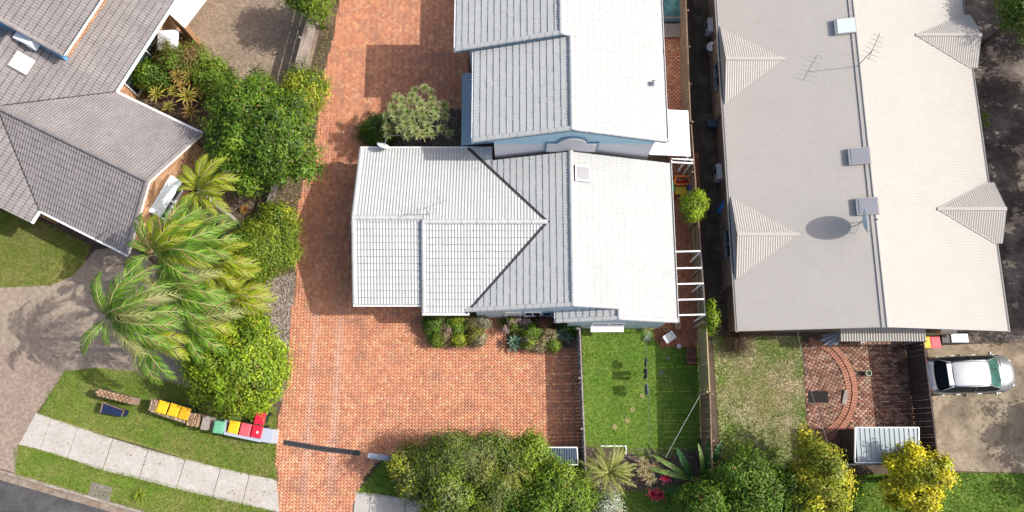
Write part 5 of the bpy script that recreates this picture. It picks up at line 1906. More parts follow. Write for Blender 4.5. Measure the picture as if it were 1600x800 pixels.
ch = thing('folding_chair', (q.x, q.y, .03), 'pale grey slatted folding chair on the shaded brick patio', 'chair', rz=.6)
for i in range(5):
    MB().box((-.2 + i * .1, 0, .42), (.075, .42, .02)).build('seat_slat', M['dish_white'], ch, world=False)
for i in range(4):
    MB().box((-.27 - i * .045, 0, .5 + i * .09), (.02, .42, .07), rot=Matrix.Rotation(-.45, 3, 'Y')).build('back_slat', M['dish_white'], ch, world=False)
for sy in (-1, 1):
    MB().tube([(.24, sy * .2, 0), (-.24, sy * .2, .42), (-.44, sy * .2, .86)], .014, 6).build('frame', M['steel'], ch, world=False)
    MB().tube([(-.26, sy * .18, 0), (.22, sy * .18, .42)], .014, 6).build('leg', M['steel'], ch, world=False)
q = P(1061, 541, .15)
bl = link(bpy.data.objects.new('ball', MB().lathe([(.01, -.14), (.08, -.115), (.125, -.06), (.14, 0), (.125, .06), (.08, .115), (.01, .14)], k=16).mesh('ball', mat('pale_pink_ball', (.55, .44, .44), .5), True)))
bl.location = (q.x, q.y, .15); tag(bl, 'pale pink ball at the edge of the brick patio', 'ball')
q = P(1059, 505, .3)
sp = thing('step_bench', (q.x, q.y, .03), 'low tan timber step beside the corner of the white-roofed house', 'step')
for i in range(3):
    MB().box((-.11 + i * .11, 0, .29), (.09, .62, .03)).build('tread_board', M['timber_tan'], sp, world=False)
for sy in (-1, 1):
    MB().box((0, sy * .26, .14), (.3, .04, .27)).build('side', M['timber_tan'], sp, world=False)
q = P(1040, 514, .2)
vs_ = thing('plant_pot', (q.x, q.y, .03), 'small tan clay pot on patio near the folding chair', 'pot')
MB().lathe([(.06, 0), (.1, .12), (.1, .17), (.12, .19), (.12, .22), (.085, .22), (.08, .16)], (0, 0, 0), 14).build('pot_body', mat('tan_clay', (.36, .24, .15), .8), vs_, world=False)
MB().lathe([(.02, .15), (.078, .15), (.078, .165), (.02, .17)], (0, 0, 0), 10).build('soil', M['soil'], vs_, world=False)
q = P(1080, 556, .4)
tb = thing('garden_table', (q.x, q.y, .02), 'low dark red slatted table against the olive fence', 'table')
for i in range(5):
    MB().box((0, -.36 + i * .18, .42), (.5, .15, .03)).build('top_board', mat('dark_red_timber', (.13, .045, .035), .8, .2, 3) if i == 0 else bpy.data.materials['dark_red_timber'], tb, world=False)
for sx in (-1, 1):
    for sy in (-1, 1):
        MB().box((sx * .2, sy * .38, .2), (.05, .05, .4)).build('leg', bpy.data.materials['dark_red_timber'], tb, world=False)
# clothes line and garments
cl0, cl1 = P(1008, 512, 1.75), P(1016, 712, 1.6)
xl = P(1011, 585, 1.45)
cl = thing('clothes_line', (cl0.x, cl0.y, 0), 'thin clothes line running down the middle of the back lawn', 'clothes line')
MB().tube([(xl.x, cl0.y, 1.62), (xl.x, xl.y, 1.47), (xl.x, cl1.y, 1.6)], .006, 4).build('wire', M['steel'], cl)
MB().tube([(xl.x, cl1.y, 0), (xl.x, cl1.y, 1.65)], .022, 7).build('post', M['steel'], cl)
MB().tube([(xl.x, cl0.y, 0), (xl.x, cl0.y, 1.65)], .022, 7).build('post', M['steel'], cl)


def garment(name, py, outline, m, label):
    p = P(1011, py, 1.1)
    root_y = p.y
    n = len(outline)
    g = RND.random() * 6
    v = []
    for sgn in (-1, 1):
        for (u, z) in outline:
            v.append((xl.x + .03 * math.sin(u * 9 + g) + sgn * (.028 + .02 * (1.45 - z)), root_y + u + .03 * math.sin(z * 5), z))
    f = [tuple(range(n)), tuple(range(2 * n - 1, n - 1, -1))] + [(i, i + n, (i + 1) % n + n, (i + 1) % n) for i in range(n)]
    o = MB().add(v, f).build(name, m)
    return tag(o, label, 'clothing', 'washing on the line')
garment('shirt', 566, [(-.15, 1.45), (.15, 1.45), (.24, 1.26), (.18, 1.2), (.13, 1.27), (.14, 1.0), (-.14, 1.0), (-.13, 1.27), (-.18, 1.2), (-.24, 1.26)], M['cloth_dark'], 'dark shirt hanging on the line closest to the house')
garment('trousers', 584, [(-.2, 1.45), (.2, 1.45), (.24, .62), (.06, .62), (0, 1.1), (-.06, .62), (-.24, .62)], M['cloth_dark'], 'dark trousers hanging in the middle of the line')
garment('shorts', 608, [(-.22, 1.45), (.22, 1.45), (.25, .9), (.03, .9), (0, 1.15), (-.03, .9), (-.25, .9)], M['cloth_grey'], 'dark grey shorts hanging on the line furthest from the house')
wr = MB().tube([P(1094, 617, 2.0), P(1066, 667, 1.75), P(1040, 715, 1.7)], .006, 4).build('wire', M['white_paint'])
tag(wr, 'pale taut wire crossing the shaded half of the back lawn', 'wire', 'garden wires')
wr = MB().tube([P(1246, 517, 2.75), P(1254, 560, 2.35), P(1270, 620, 2.1), P(1298, 706, 1.8)], .008, 4).build('wire', M['flash'])
tag(wr, 'thin wire from long house end to the shed side fence', 'wire', 'garden wires')
# pool and deck at the north end of the side passage
q = P(1049, 12, .5)
so_ = thing('spa_pool', (q.x, q.y, 0), 'small teal water pool with pale rim in the side passage', 'pool')
MB().prism([(q.x - .5, q.y - .62), (q.x + .5, q.y - .62), (q.x + .5, q.y + 1.3), (q.x - .5, q.y + 1.3)], 0, .5).build('shell', M['blue_trim'], so_)
MB().prism([(q.x - .42, q.y - .54), (q.x + .42, q.y - .54), (q.x + .42, q.y + 1.2), (q.x - .42, q.y + 1.2)], .502, .52).build('water', M['glass_teal'], so_)
for a, b in (((-.5, -.62), (.5, -.62)), ((.5, -.62), (.5, 1.3)), ((-.5, 1.3), (-.5, -.62))):
    MB().beam((q.x + a[0], q.y + a[1], .54), (q.x + b[0], q.y + b[1], .54), .07, .06).build('rim', M['timber_grey'], so_)
q = P(1050, 47, .3)
dk = thing('timber_deck', (q.x, q.y, 0), 'small grey timber deck below the teal pool', 'deck')
for i in range(7):
    MB().box((0, -.33 + i * .115, .26), (.95, .1, .03)).build('deck_board', M['timber_grey'], dk, world=False)
for sx in (-1, 1): MB().box((sx * .4, 0, .12), (.06, .78, .24)).build('bearer', M['timber_brown'], dk, world=False)

# ------------------------------------------------------------------ trees and plants
G_DARK = [(.045, .10, .008), (.065, .135, .010), (.09, .175, .012), (.13, .22, .014)]
G_MID = [(.085, .15, .010), (.115, .19, .013), (.15, .225, .015)]
G_BRIGHT = [(.15, .25, .010), (.21, .31, .012), (.26, .34, .014), (.12, .20, .010)]
G_YEL = [(.28, .32, .02), (.37, .37, .022), (.21, .26, .018), (.42, .37, .02)]
G_GOLD = [(.52, .47, .014), (.60, .52, .016), (.44, .42, .02), (.34, .38, .025)]
G_OLIVE = [(.14, .18, .05), (.18, .21, .07), (.11, .15, .03), (.20, .22, .05)]


def tree_px(label, cat, cx, cy, zc, rx, ry, rz, nleaf, pal, seed, name='tree', **kw):
    c = P(cx, cy, zc)
    return tree(name, label, cat, (c.x, c.y, 0), (c.x, c.y, zc), (rx, ry, rz), nleaf, pal, seed, **kw)


tree_px('large dense dark green tree between corner garden and brick driveway', 'tree', 408, 208, 3.3, 2.45, 2.75, 1.9, 26000, G_DARK, 1, L=.20, Wd=.10, clump=.22, lump=.2)
tree_px('yellow green shrub beside the big dark tree at the driveway edge', 'shrub', 474, 150, 1.6, .95, 1.3, 1.2, 6500, G_YEL[:3] + G_MID, 2, name='shrub', trunk=.05)
tree_px('round bright green tree overhanging the driveway beside the bins', 'tree', 371, 568, 2.3, 2.1, 2.25, 1.65, 30000, G_BRIGHT, 3, L=.19, Wd=.095, lump=.10, clump=.2, nclump=620)
tree_px('round mid green shrub by the gravel strip below the leaning palm trunk', 'shrub', 410, 390, 1.3, 1.55, 1.5, 1.1, 14000, G_MID + G_YEL[2:3], 4, name='shrub', trunk=.06, L=.15, Wd=.07)
tree_px('small yellow green shrub on the gravel strip above the round shrub', 'shrub', 432, 341, .8, .75, .65, .7, 3200, G_YEL[:3] + G_MID, 5, name='shrub', trunk=.04)
tree_px('green shrub with reddish tips beside the grey-tiled house windows', 'shrub', 284, 95, 1.3, 1.3, .8, .9, 9000, G_MID + [(.16, .10, .03), (.18, .16, .05)], 6, name='shrub', trunk=.05, L=.15, Wd=.07)
tree_px('dark green bush tucked behind the spiky corner garden plants', 'shrub', 240, 118, 1.0, 1.0, .7, .8, 5500, G_DARK, 7, name='shrub', trunk=.04)
tree_px('green shrub at the edge of the dry lawn by globe lamp', 'shrub', 335, 128, 1.2, .75, 1.0, .9, 4500, G_MID, 8, name='shrub', trunk=.04)
tree_px('green treetop over the top end of the weathered board fence', 'tree', 487, -6, 3.2, 1.15, 1.0, 1.0, 6500, G_MID + G_YEL[2:3], 9, L=.18, Wd=.09)
tree_px('low dark shrub in shade beside the spiky yucca tree', 'shrub', 592, 205, .6, .7, .9, .55, 4500, G_DARK[:2], 10, name='shrub', trunk=.03)
tree_px('small bright green shrub in the side patio below the toy', 'shrub', 1084, 322, 2.0, .62, .7, .75, 4600, G_BRIGHT, 11, name='shrub', trunk=.04, L=.12, Wd=.06, clump=.13)
tree_px('dark green leafy tree on the street lawn beside yellow green tree', 'tree', 1180, 765, 2.0, 1.9, 1.6, 1.5, 15000, G_DARK[1:], 12, L=.17, Wd=.085)
tree_px('dark green tree by the back corner of the garden beds', 'tree', 1110, 790, 1.7, 1.4, 1.0, 1.3, 8000, G_DARK[1:] + G_MID[:1], 13, L=.17, Wd=.085)
tree_px('tall yellow green tree beside the shed shadow', 'tree', 1274, 750, 2.4, 1.2, 1.75, 1.7, 12000, G_YEL, 14, L=.19, Wd=.11, lump=.3, clump=.2)
tree_px('dark green tree behind the tall yellow green tree', 'tree', 1233, 778, 1.9, 1.1, 1.0, 1.3, 7500, G_DARK[1:] + G_YEL[2:3], 15, L=.16, Wd=.08)
tree_px('sparse golden yellow tree in front of the ribbed shed', 'tree', 1424, 752, 2.5, 1.15, 1.5, 1.6, 9500, G_GOLD, 16, L=.19, Wd=.115, lump=.38, clump=.17, nclump=100)
tree_px('yellowish bush at the driveway mouth end of the hedge row', 'shrub', 648, 733, 1.4, .85, 1.1, 1.1, 6500, G_YEL[:3] + G_OLIVE, 17, name='shrub', trunk=.05)
tree_px('grey green fine leaved tree overhanging the driveway edge', 'tree', 712, 716, 2.2, 1.65, 1.0, 1.3, 15000, G_OLIVE + G_MID[1:], 18, L=.17, Wd=.045, lump=.25)
tree_px('mid green bush in the hedge row beside the second footpath', 'shrub', 705, 770, 1.7, 1.4, 1.35, 1.3, 12000, G_MID + G_OLIVE[:2], 19, name='shrub', trunk=.06, lump=.25)
tree_px('mid green bush reaching up to the driveway edge before the slim palm', 'shrub', 768, 712, 1.8, 1.1, .85, 1.1, 8000, G_MID + G_OLIVE[1:2], 31, name='shrub', trunk=.05, lump=.25)
tree_px('bright green bush at the driveway edge beside the navy lean-to', 'shrub', 822, 716, 1.7, 1.0, .8, 1.0, 7500, G_MID[1:] + G_BRIGHT[:1], 32, name='shrub', trunk=.05, lump=.25)
tree_px('olive green bush between the hedge row and leafy glossy tree', 'shrub', 775, 772, 1.8, 1.15, 1.3, 1.3, 9000, G_MID[:2] + G_OLIVE + G_YEL[2:3], 20, name='shrub', trunk=.06, L=.17, Wd=.05)
tree_px('glossy bright green tree beside the low navy lean-to', 'tree', 866, 778, 2.0, 1.5, 1.5, 1.5, 17000, G_MID + G_BRIGHT[:1], 21, L=.18, Wd=.085, lump=.2)
tree_px('glossy dark green bush at the bottom edge of the hedge row', 'shrub', 820, 790, 1.8, 1.0, 1.1, 1.2, 6500, G_DARK[1:], 22, name='shrub', trunk=.05)
tree_px('white speckled shrub between the glossy tree and street lawn', 'shrub', 951, 796, .9, .42, .7, .7, 3600, [(.52, .55, .44), (.6, .62, .52), (.30, .36, .22)], 23, name='shrub', trunk=.04, L=.12, Wd=.06)
tree_px('dark green treetop at the top corner beyond the leaf litter', 'tree', 1606, 10, 4.2, 1.3, 1.5, 1.4, 9000, G_DARK + G_MID, 24, L=.19, Wd=.09)
tree_px('green creeper growing over the brown fence by the pergola', 'creeper', 1111, 497, 1.9, .22, .75, .5, 1700, G_BRIGHT[:2], 25, name='creeper', trunk=.02, L=.12, Wd=.07, clump=.12, limbs=3)
tree_px('dry brown shrub in the patchy yard near the long house wall', 'shrub', 1152, 536, .5, .5, .38, .42, 1900, [(.10, .055, .035), (.14, .085, .055), (.07, .045, .03)], 26, name='shrub', trunk=.03, L=.12, Wd=.03)
# off to the east: the trees whose shade falls on the littered ground
for i, (x, y, zc, r, n) in enumerate(((29.6, 22.5, 4.3, 2.5, 6500), (29.3, 17.2, 4.0, 2.3, 6000), (29.7, 12.2, 4.4, 2.5, 6500), (29.2, 7.6, 3.9, 2.1, 6000), (30.2, -.2, 3.6, 2.1, 5200))):
    tree('tree', 'tall shade tree along the eastern edge of leaf littered ground', 'tree', (x, y, 0), (x, y, zc), (r, r * 1.15, 2.7), n, G_DARK + G_MID, 40 + i, L=.30, Wd=.15, group='shade trees on the eastern edge', low=-.9)
# front garden beds
for i, (x, y, r, pal, lab) in enumerate((
        (676, 508, .42, G_DARK, 'dark green shrub at the wall end of the first front bed'), (692, 506, .40, G_OLIVE + [(.30, .20, .15)], 'pink tinged shrub in the first front bed'),
        (713, 512, .45, G_DARK[1:], 'leafy green shrub in the middle of the first front bed'), (722, 500, .42, G_YEL[2:] + G_MID, 'light green shrub under the gutter in the first front bed'),
        (740, 522, .38, [(.17, .16, .02), (.13, .13, .02)], 'olive mounded shrub in the first front bed'), (737, 505, .32, [(.20, .09, .06), (.12, .12, .04)], 'reddish brown shrub in the first front bed'),
        (752, 503, .30, [(.28, .26, .18), (.2, .2, .12)], 'dry pale shrub at path side of the first front bed'), (697, 524, .34, [(.24, .16, .10), (.14, .14, .05)], 'brownish shrub in front of the first bed'),
        (803, 505, .52, G_MID + [(.34, .22, .22), (.16, .17, .05)], 'flowering pinkish shrub by the path in second front bed'), (826, 516, .48, G_DARK[1:] + [(.3, .2, .2)], 'leafy green shrub in the middle of the second front bed'),
        (848, 503, .42, [(.12, .04, .03), (.07, .06, .03)], 'dark red shrub beneath the blue windows'), (856, 526, .38, [(.36, .24, .19), (.28, .24, .12), (.14, .16, .05)], 'pale pink flowering shrub in the second front bed'),
        (684, 531, .26, G_MID, 'low green shrub at the brick edge near the green spiky agave'), (716, 531, .28, G_YEL[2:] + G_MID, 'low light green shrub at the brick edge of the first bed'),
        (748, 530, .24, [(.32, .28, .19), (.22, .2, .10)], 'small straw coloured shrub at the path corner of the first bed'), (826, 536, .28, G_MID + [(.3, .2, .16)], 'low shrub at the front edge beside the large agave'),
        (845, 538, .26, [(.40, .28, .22), (.24, .22, .09)], 'low pinkish shrub at the front edge of the second bed'), (863, 540, .24, G_MID, 'low green shrub at the front edge beneath the fence side agave'),
        (894, 510, .36, G_DARK[:2], 'dark shrub in the corner by the thin grey fence'))):
    tree_px(lab, 'shrub', x, y, .5, r * 1.18, r * 1.06, .46, int(2600 * r / .4), pal, 60 + i, name='shrub', trunk=.02, L=.11, Wd=.055, clump=.10, nclump=34, limbs=3)
agave = rosette_mesh('agave', 22, .5, .085, ((.10, .20, .13), (.19, .30, .22)), up=.55, seed=1, curve=.3)
agave2 = rosette_mesh('agave', 24, .45, .06, ((.10, .22, .05), (.17, .30, .08)), up=.55, seed=2, curve=.35)
single('agave', agave2, P(674, 529, .4), 'green spiky agave at the corner of the first front bed', 'agave', 'agaves', 0, 1.15)
single('agave', agave, P(804, 536, .45), 'large blue green agave at the path corner of the second bed', 'agave', 'agaves', 1, 1.25)
single('agave', agave, P(882, 524, .45), 'blue green agave beside the thin grey fence', 'agave', 'agaves', 2, 1.25)
yv = rosette_mesh('spiky_plant', 26, .42, .035, ((.45, .40, .16), (.52, .47, .25)), up=.6, seed=3)
single('spiky_plant', yv, P(1012.5, 514, .3), 'cream yellow spiky plant at the back lawn edge of the house', 'spiky plant', 'spiky plants', 0, .95)
yv2 = rosette_mesh('spiky_plant', 24, .38, .035, ((.38, .44, .36), (.50, .54, .46)), up=.5, seed=4)
single('spiky_plant', yv2, P(1012, 527, .15), 'pale silver spiky plant beside the cream yellow spiky plant', 'spiky plant', 'spiky plants', 1, .85)
lime = rosette_mesh('tussock', 60, .42, .03, ((.20, .27, .02), (.30, .36, .04)), up=.6, seed=5, curve=.5)
single('tussock', lime, P(218, 774, .05), 'lime green grass tussock on the kerb side lawn', 'grass tussock', None, 0, 1.2)
lim2 = rosette_mesh('fern', 30, .55, .05, ((.16, .26, .02), (.26, .36, .03)), up=.5, seed=6, curve=.5)
for x, y, s_, lab in ((1539, 181, .7, 'upper lime green fern beside the eastern gutter'), (1541, 194, .6, 'lower lime green fern beside the eastern gutter')):
    single('fern', lim2, P(x, y, .3), lab, 'fern', 'ferns by the eastern gutter', s_, s_)
orange = rosette_mesh('croton', 26, .32, .07, ((.42, .16, .03), (.36, .22, .05)), up=.5, seed=7)
single('croton', orange, P(382, 327, .2), 'orange leaved plant beside the leaning palm trunk', 'croton', None, 0, 1.0)
brom = [rosette_mesh('cordyline', 30, .52, .06, ((.27, .27, .04), (.46, .37, .08)), up=.55, seed=8, tipc=(.42, .24, .08)), rosette_mesh('cordyline', 28, .48, .055, ((.32, .25, .05), (.48, .34, .10)), up=.6, seed=9, tipc=(.46, .20, .08))]
for i, (x, y, s_) in enumerate(((246, 148, 1.0), (278, 120, 1.05), (297, 122, .95), (315, 126, .9), (293, 151, 1.15), (312, 146, .8), (265, 168, .8), (298, 173, 1.1), (272, 143, .75), (286, 135, .8))):
    lab = ('spiky yellow green cordyline nearest the corner of the roof valley',
           'spiky yellow cordyline highest up the corner garden beside the dark green shrub',
           'reddish yellow cordyline next to the topmost one, away from the roof',
           'spiky cordyline nearest the white globe lamp',
           'largest yellow cordyline in the middle of the corner garden',
           'small reddish cordyline between the largest one and the big dark tree',
           'small cordyline closest to the grey tiled eave',
           'yellow cordyline below the largest one, near the eave end',
           'small greenish cordyline left of the largest one',
           'small cordyline just above the largest one')[i]
    single('cordyline', brom[i % 2], P(x, y, 1.75), lab, 'cordyline', 'spiky plants of the corner garden', i * 1.3, s_ * 1.25, (RND.uniform(-.2, .2), RND.uniform(-.2, .2)))
beige = rosette_mesh('spiky_plant', 34, .36, .035, ((.40, .32, .15), (.52, .44, .24)), up=.6, seed=10)
for i, (x, y, s_, lab) in enumerate(((1006, 724, 1.0, 'straw coloured spiky rosette closest to the clothes line post'), (1024, 726, .8, 'small straw coloured spiky rosette set apart towards the paddle leaf plant'), (1002, 738, .9, 'straw coloured spiky rosette on the spiky palm side of the clump'), (1014, 736, 1.0, 'straw coloured spiky rosette at the centre of the clump'), (1015, 748, 1.05, 'largest straw coloured spiky rosette, beside the red spiky plant'))):
    single('spiky_plant', beige, P(x, y, .9), lab, 'spiky plant', 'straw coloured rosettes', i * 1.7, s_ * 1.25, (RND.uniform(-.15, .15), RND.uniform(-.15, .15)))
red = rosette_mesh('red_cordyline', 26, .34, .06, ((.42, .015, .06), (.55, .06, .12)), up=.6, seed=11)
for x, y, s_, lab in ((1040, 745, 1.0, 'bright red spiky plant beside the straw coloured rosettes'), (1020, 772, .95, 'red spiky plant at the street lawn edge, first of a pair'), (1031, 774, .85, 'red spiky plant at the street lawn edge, one closer to the paddle leaves')):
    single('red_cordyline', red, P(x, y, 1.0), lab, 'cordyline', 'red cordylines', x, s_ * 1.3, (0, .1))

# yucca tree: a crowd of rosettes on branching stems
yuc = [rosette_mesh('rosette', 52, .40, .040, ((.25, .31, .08), (.42, .46, .19)), up=.62, seed=s_, curve=.3, tipc=(.46, .50, .24)) for s_ in (20, 21, 22)]
yc = P(652, 180, 3.3); yc.z = 0
yt = thing('yucca_tree', (yc.x, yc.y, 0), 'pale green yucca tree with many spiky heads beside the white tiled roofs', 'yucca')
ypts = [(765, 205), (685, 225), (820, 235), (530, 280), (570, 300), (640, 310), (700, 310), (830, 300), (500, 360), (570, 365), (730, 345), (820, 345), (925, 345), (450, 430), (520, 420), (620, 400), (690, 420), (740, 400), (930, 430), (850, 440), (455, 520), (610, 500), (680, 540), (750, 460), (790, 520), (560, 540), (740, 590), (820, 590), (905, 545), (970, 580), (460, 600), (630, 590), (690, 570), (590, 455), (660, 460), (780, 410), (860, 380), (660, 265), (540, 470)]
stem = MB()
stem.tube([(0, 0, -.1), (.05, .02, .7), (0, .05, 1.3)], [.18, .15, .12], 8)
for i, (x, y) in enumerate(ypts):
    x, y = 520 + x / 5.333, 100 + y / 5.333
    dd = math.hypot((x - 652) / 58, (y - 178) / 46)
    z = 3.75 - .75 * dd * dd + RND.uniform(-.15, .15)
    p = P(x, y, z) - Vector((yc.x, yc.y, 0))
    o = link(bpy.data.objects.new('rosette', yuc[i % 3]), yt)
    o.location = p
    o.rotation_euler = (-p.y * .22 + RND.uniform(-.15, .15), p.x * .22 + RND.uniform(-.15, .15), i)
    s_ = RND.uniform(.85, 1.1)
    o.scale = (s_, s_, s_)
    stem.tube([(0, .05, 1.2), (p.x * .55, p.y * .55, 1.2 + (z - 1.2) * .45), tuple(p)], [.07, .045, .03], 5)
stem.build('trunk', M['bark'], yt, world=False, smooth=True)

# palms
GP = ((.06, .17, .014), (.20, .33, .035))
YP = ((.18, .28, .014), (.40, .42, .026))
PP = ((.22, .25, .07), (.33, .35, .13))
f_green = [frond_mesh('frond', 3.3, .55, .8, .85, 44, GP, s_, .085, sw, .35) for s_, sw in ((1, .06), (2, -.08), (3, .12))]
f_pale = [frond_mesh('frond', 3.3, .55, .9, .85, 42, PP, 4, .08, .08, .4)]
f_slim = [frond_mesh('frond', 2.3, .6, 1.0, .5, 56, ((.16, .21, .02), (.30, .30, .04)), s_, .035, sw, .35) for s_, sw in ((12, .12), (13, -.14))]
f_yel = [frond_mesh('frond', 2.7, .6, .8, .78, 42, YP, s_, .085, sw, .30) for s_, sw in ((5, .1), (6, -.1))]
def pk_(x, y, z): return P(x, y, z)
def palm_px(label, cx, cy, z, fr, meshes, base=None, **kw):
    t = P(cx, cy, z)
    b = P(*base) if base else Vector((t.x, t.y, 0))
    return palm('palm', label, (b.x, b.y, 0), (t.x, t.y, z - .5), fr, meshes, **kw)
palm_px('palm with leaning white trunk and broad yellow green fronds by the brick gable', 313, 299, 5.0, [(75, 28, .66), (50, 25, .78), (22, 25, .80), (0, 20, .72), (-28, 15, .66), (-60, 18, .62), (-95, 22, .55), (-130, 20, .50), (170, 15, .45), (112, 40, .52), (140, 35, .45), (35, 50, .55), (-12, 45, .6)], f_yel, base=(377, 355), trunk_r=.10, seed=1)
palm_px('tall palm with white crownshaft, westernmost of the palm clump', 172, 495, 7.0, [(110, 10, .72), (62, 30, .85), (42, 25, 1.0), (24, 22, 1.02), (10, 30, 1.0), (-4, 18, 1.05), (-18, 22, 1.0), (-32, 12, .95), (-52, 5, .7), (238, 5, .68), (262, -5, .45), (80, 55, .6), (14, 52, .85), (-12, 45, .85)], f_green + f_pale, trunk_r=.12, seed=2)
palm_px('green palm nearest to the corner of the grey tiled roof', 246, 398, 6.0, [(48, 28, 1.0), (30, 25, 1.05), (14, 22, 1.0), (0, 25, .95), (-16, 20, .95), (66, 22, .85), (90, 18, .72), (118, 10, .68), (200, 5, .6), (-40, 15, .8), (35, 50, .8), (8, 48, .85), (160, 12, .55)], f_green + f_yel[:1], trunk_r=.11, seed=3)
palm_px('green palm with pale leaf bases in the middle of the palm clump', 256, 455, 5.2, [(60, 30, .75), (35, 22, .9), (12, 25, .95), (-8, 22, 1.0), (-24, 18, .98), (-42, 12, .8), (-70, 8, .7), (48, 50, .65), (-5, 48, .8), (90, 20, .6), (140, 15, .6), (190, 10, .5)], f_green + f_pale, trunk_r=.11, seed=4)
palm_px('low palm with tan fruit and drooping fronds near the verge', 222, 527, 4.6, [(-8, 20, .9), (-25, 15, .95), (-48, 8, .75), (-72, 2, .72), (-95, 0, .62), (15, 28, .85), (-15, 40, .7), (35, 35, .7), (200, 5, .4)], f_green + f_pale + f_yel[:1], trunk_r=.10, seed=5)
palm_px('yellow cane palm beside the round bright tree and gravel strip', 352, 462, 2.6, [(62, 30, .62), (38, 25, .75), (18, 20, .8), (2, 18, .82), (-14, 18, .8), (-35, 20, .7), (-70, 25, .55), (100, 35, .6), (135, 35, .55), (170, 30, .6), (200, 30, .5), (20, 52, .55), (-8, 55, .55)], f_yel, trunk_r=.07, shaft=False, seed=6, scale=1.12)
palm_px('yellow green cane palm between the palm clump and round shrub', 318, 415, 3.4, [(50, 25, .8), (28, 22, .9), (8, 20, .95), (-12, 20, .95), (-35, 18, .8), (75, 30, .7), (110, 30, .6), (160, 30, .55), (15, 50, .7), (-60, 25, .6)], f_yel + f_green[:1], trunk_r=.08, shaft=False, seed=7)
palm_px('leafy green palm between the tall westernmost palm and bright round tree', 285, 500, 4.2, [(40, 25, .8), (18, 20, .9), (0, 18, .95), (-18, 18, .95), (-38, 14, .85), (-62, 8, .75), (70, 30, .7), (100, 25, .6), (150, 25, .55), (10, 48, .75), (-25, 45, .75), (200, 15, .5)], f_green + f_pale + f_yel[:1], trunk_r=.09, seed=21)
palm_px('yellow green palm against the brick gable corner among the palm clump', 290, 378, 4.2, [(62, 28, .75), (38, 22, .85), (15, 20, .9), (-5, 20, .9), (-25, 18, .8), (-50, 18, .7), (90, 28, .6), (130, 25, .5), (25, 50, .7), (175, 20, .45)], f_yel + f_green, trunk_r=.09, seed=22)
palm_px('slim palm with yellow green fronds rising through the hedge row', 800, 726, 2.4, [(100, 28, .5), (60, 20, .45), (10, 15, .5), (-20, 12, .55), (-65, 15, .5), (-115, 15, .5), (150, 20, .45), (195, 20, .45), (80, 50, .4), (-80, 5, .9), (-105, 0, .95), (-45, 8, .8)], f_slim, trunk_r=.06, seed=8, scale=1.0)
f_cyc = [frond_mesh('frond', 1.55, .75, .9, .26, 40, ((.19, .24, .03), (.32, .36, .07)), s_, .024, sw, .2) for s_, sw in ((8, .05), (9, -.08))]
palm_px('spiky fine leaved palm in the bed beside the white edging', 950, 738, 1.2, [(i * 360 / 21 + RND.uniform(-7, 7), 18 + 22 * (i % 3), RND.uniform(.8, 1.0)) for i in range(33)], f_cyc, trunk_r=.12, shaft=False, seed=9, scale=1.2)
# bird-of-paradise plant with big paddle leaves: each leaf a part
def paddle(name, L, w, pal, seed):
    g = random.Random(seed)
    V, F, C = [], [], []
    n = 10
    for i in range(n + 1):
        t = i / n
        x = .45 + L * t
        z = .25 + .75 * L * (t * .8 - t * t * .75)
        ww = w * (math.sin(math.pi * (t * .93 + .05)) ** .55)
        V += [(x, -ww, z + .06 - .05 * t), (x, 0, z), (x, ww, z + .06 - .05 * t)]
    for i in range(n):
        for j in range(2):
            a = i * 3 + j
            F += [(a, a + 3, a + 4), (a, a + 4, a + 1)]
            c = [pal[k] * g.uniform(.85, 1.15) for k in range(3)]
            C += [c, c]
    b = len(V)
    V += [(0, -.02, 0), (0, .02, 0), (.45, -.02, .27), (.45, .02, .27), (.45 + L * .8, 0, .27 + .75 * L * .16)]
    F += [(b, b + 1, b + 3), (b, b + 3, b + 2), (b + 2, b + 3, b + 4)]
    C += [(.34, .36, .12)] * 3
    o = npmesh(name, V, F, M['frond'], None, C)
    me = o.data
    bpy.data.objects.remove(o)
    return me
pad = [paddle('leaf', 1.3, .135, (.04, .12, .035), 1), paddle('leaf', 1.2, .12, (.07, .17, .04), 2), paddle('leaf', 1.4, .085, (.16, .24, .06), 3)]
bp = thing('paddle_leaf_plant', P(1087, 752), 'dark plant with large paddle shaped leaves in the back garden corner', 'plant')
for i, (az, pit, s_, k) in enumerate(((100, 45, 1.0, 2), (80, 40, 1.05, 1), (118, 30, .95, 0), (60, 30, 1.0, 0), (150, 25, 1.05, 2), (165, 20, 1.1, 2), (35, 25, 1.0, 0), (10, 25, .95, 0), (-20, 20, .9, 0), (-50, 20, .9, 1), (-85, 25, .9, 0), (-120, 25, .9, 0), (195, 20, .9, 0), (215, 20, .9, 1), (70, 60, .8, 1))):
    o = link(bpy.data.objects.new('leaf', pad[k]), bp)
    o.location = (RND.uniform(-.25, .25), RND.uniform(-.2, .2), .35)
    o.rotation_euler = (RND.uniform(-.2, .2), -math.radians(pit - 15), math.radians(az))
    o.scale = (s_ * 1.35,) * 3
MB().tube([(0, 0, 0), (0, 0, .45)], [.14, .1], 8).build('stem', M['bark'], bp, world=False)

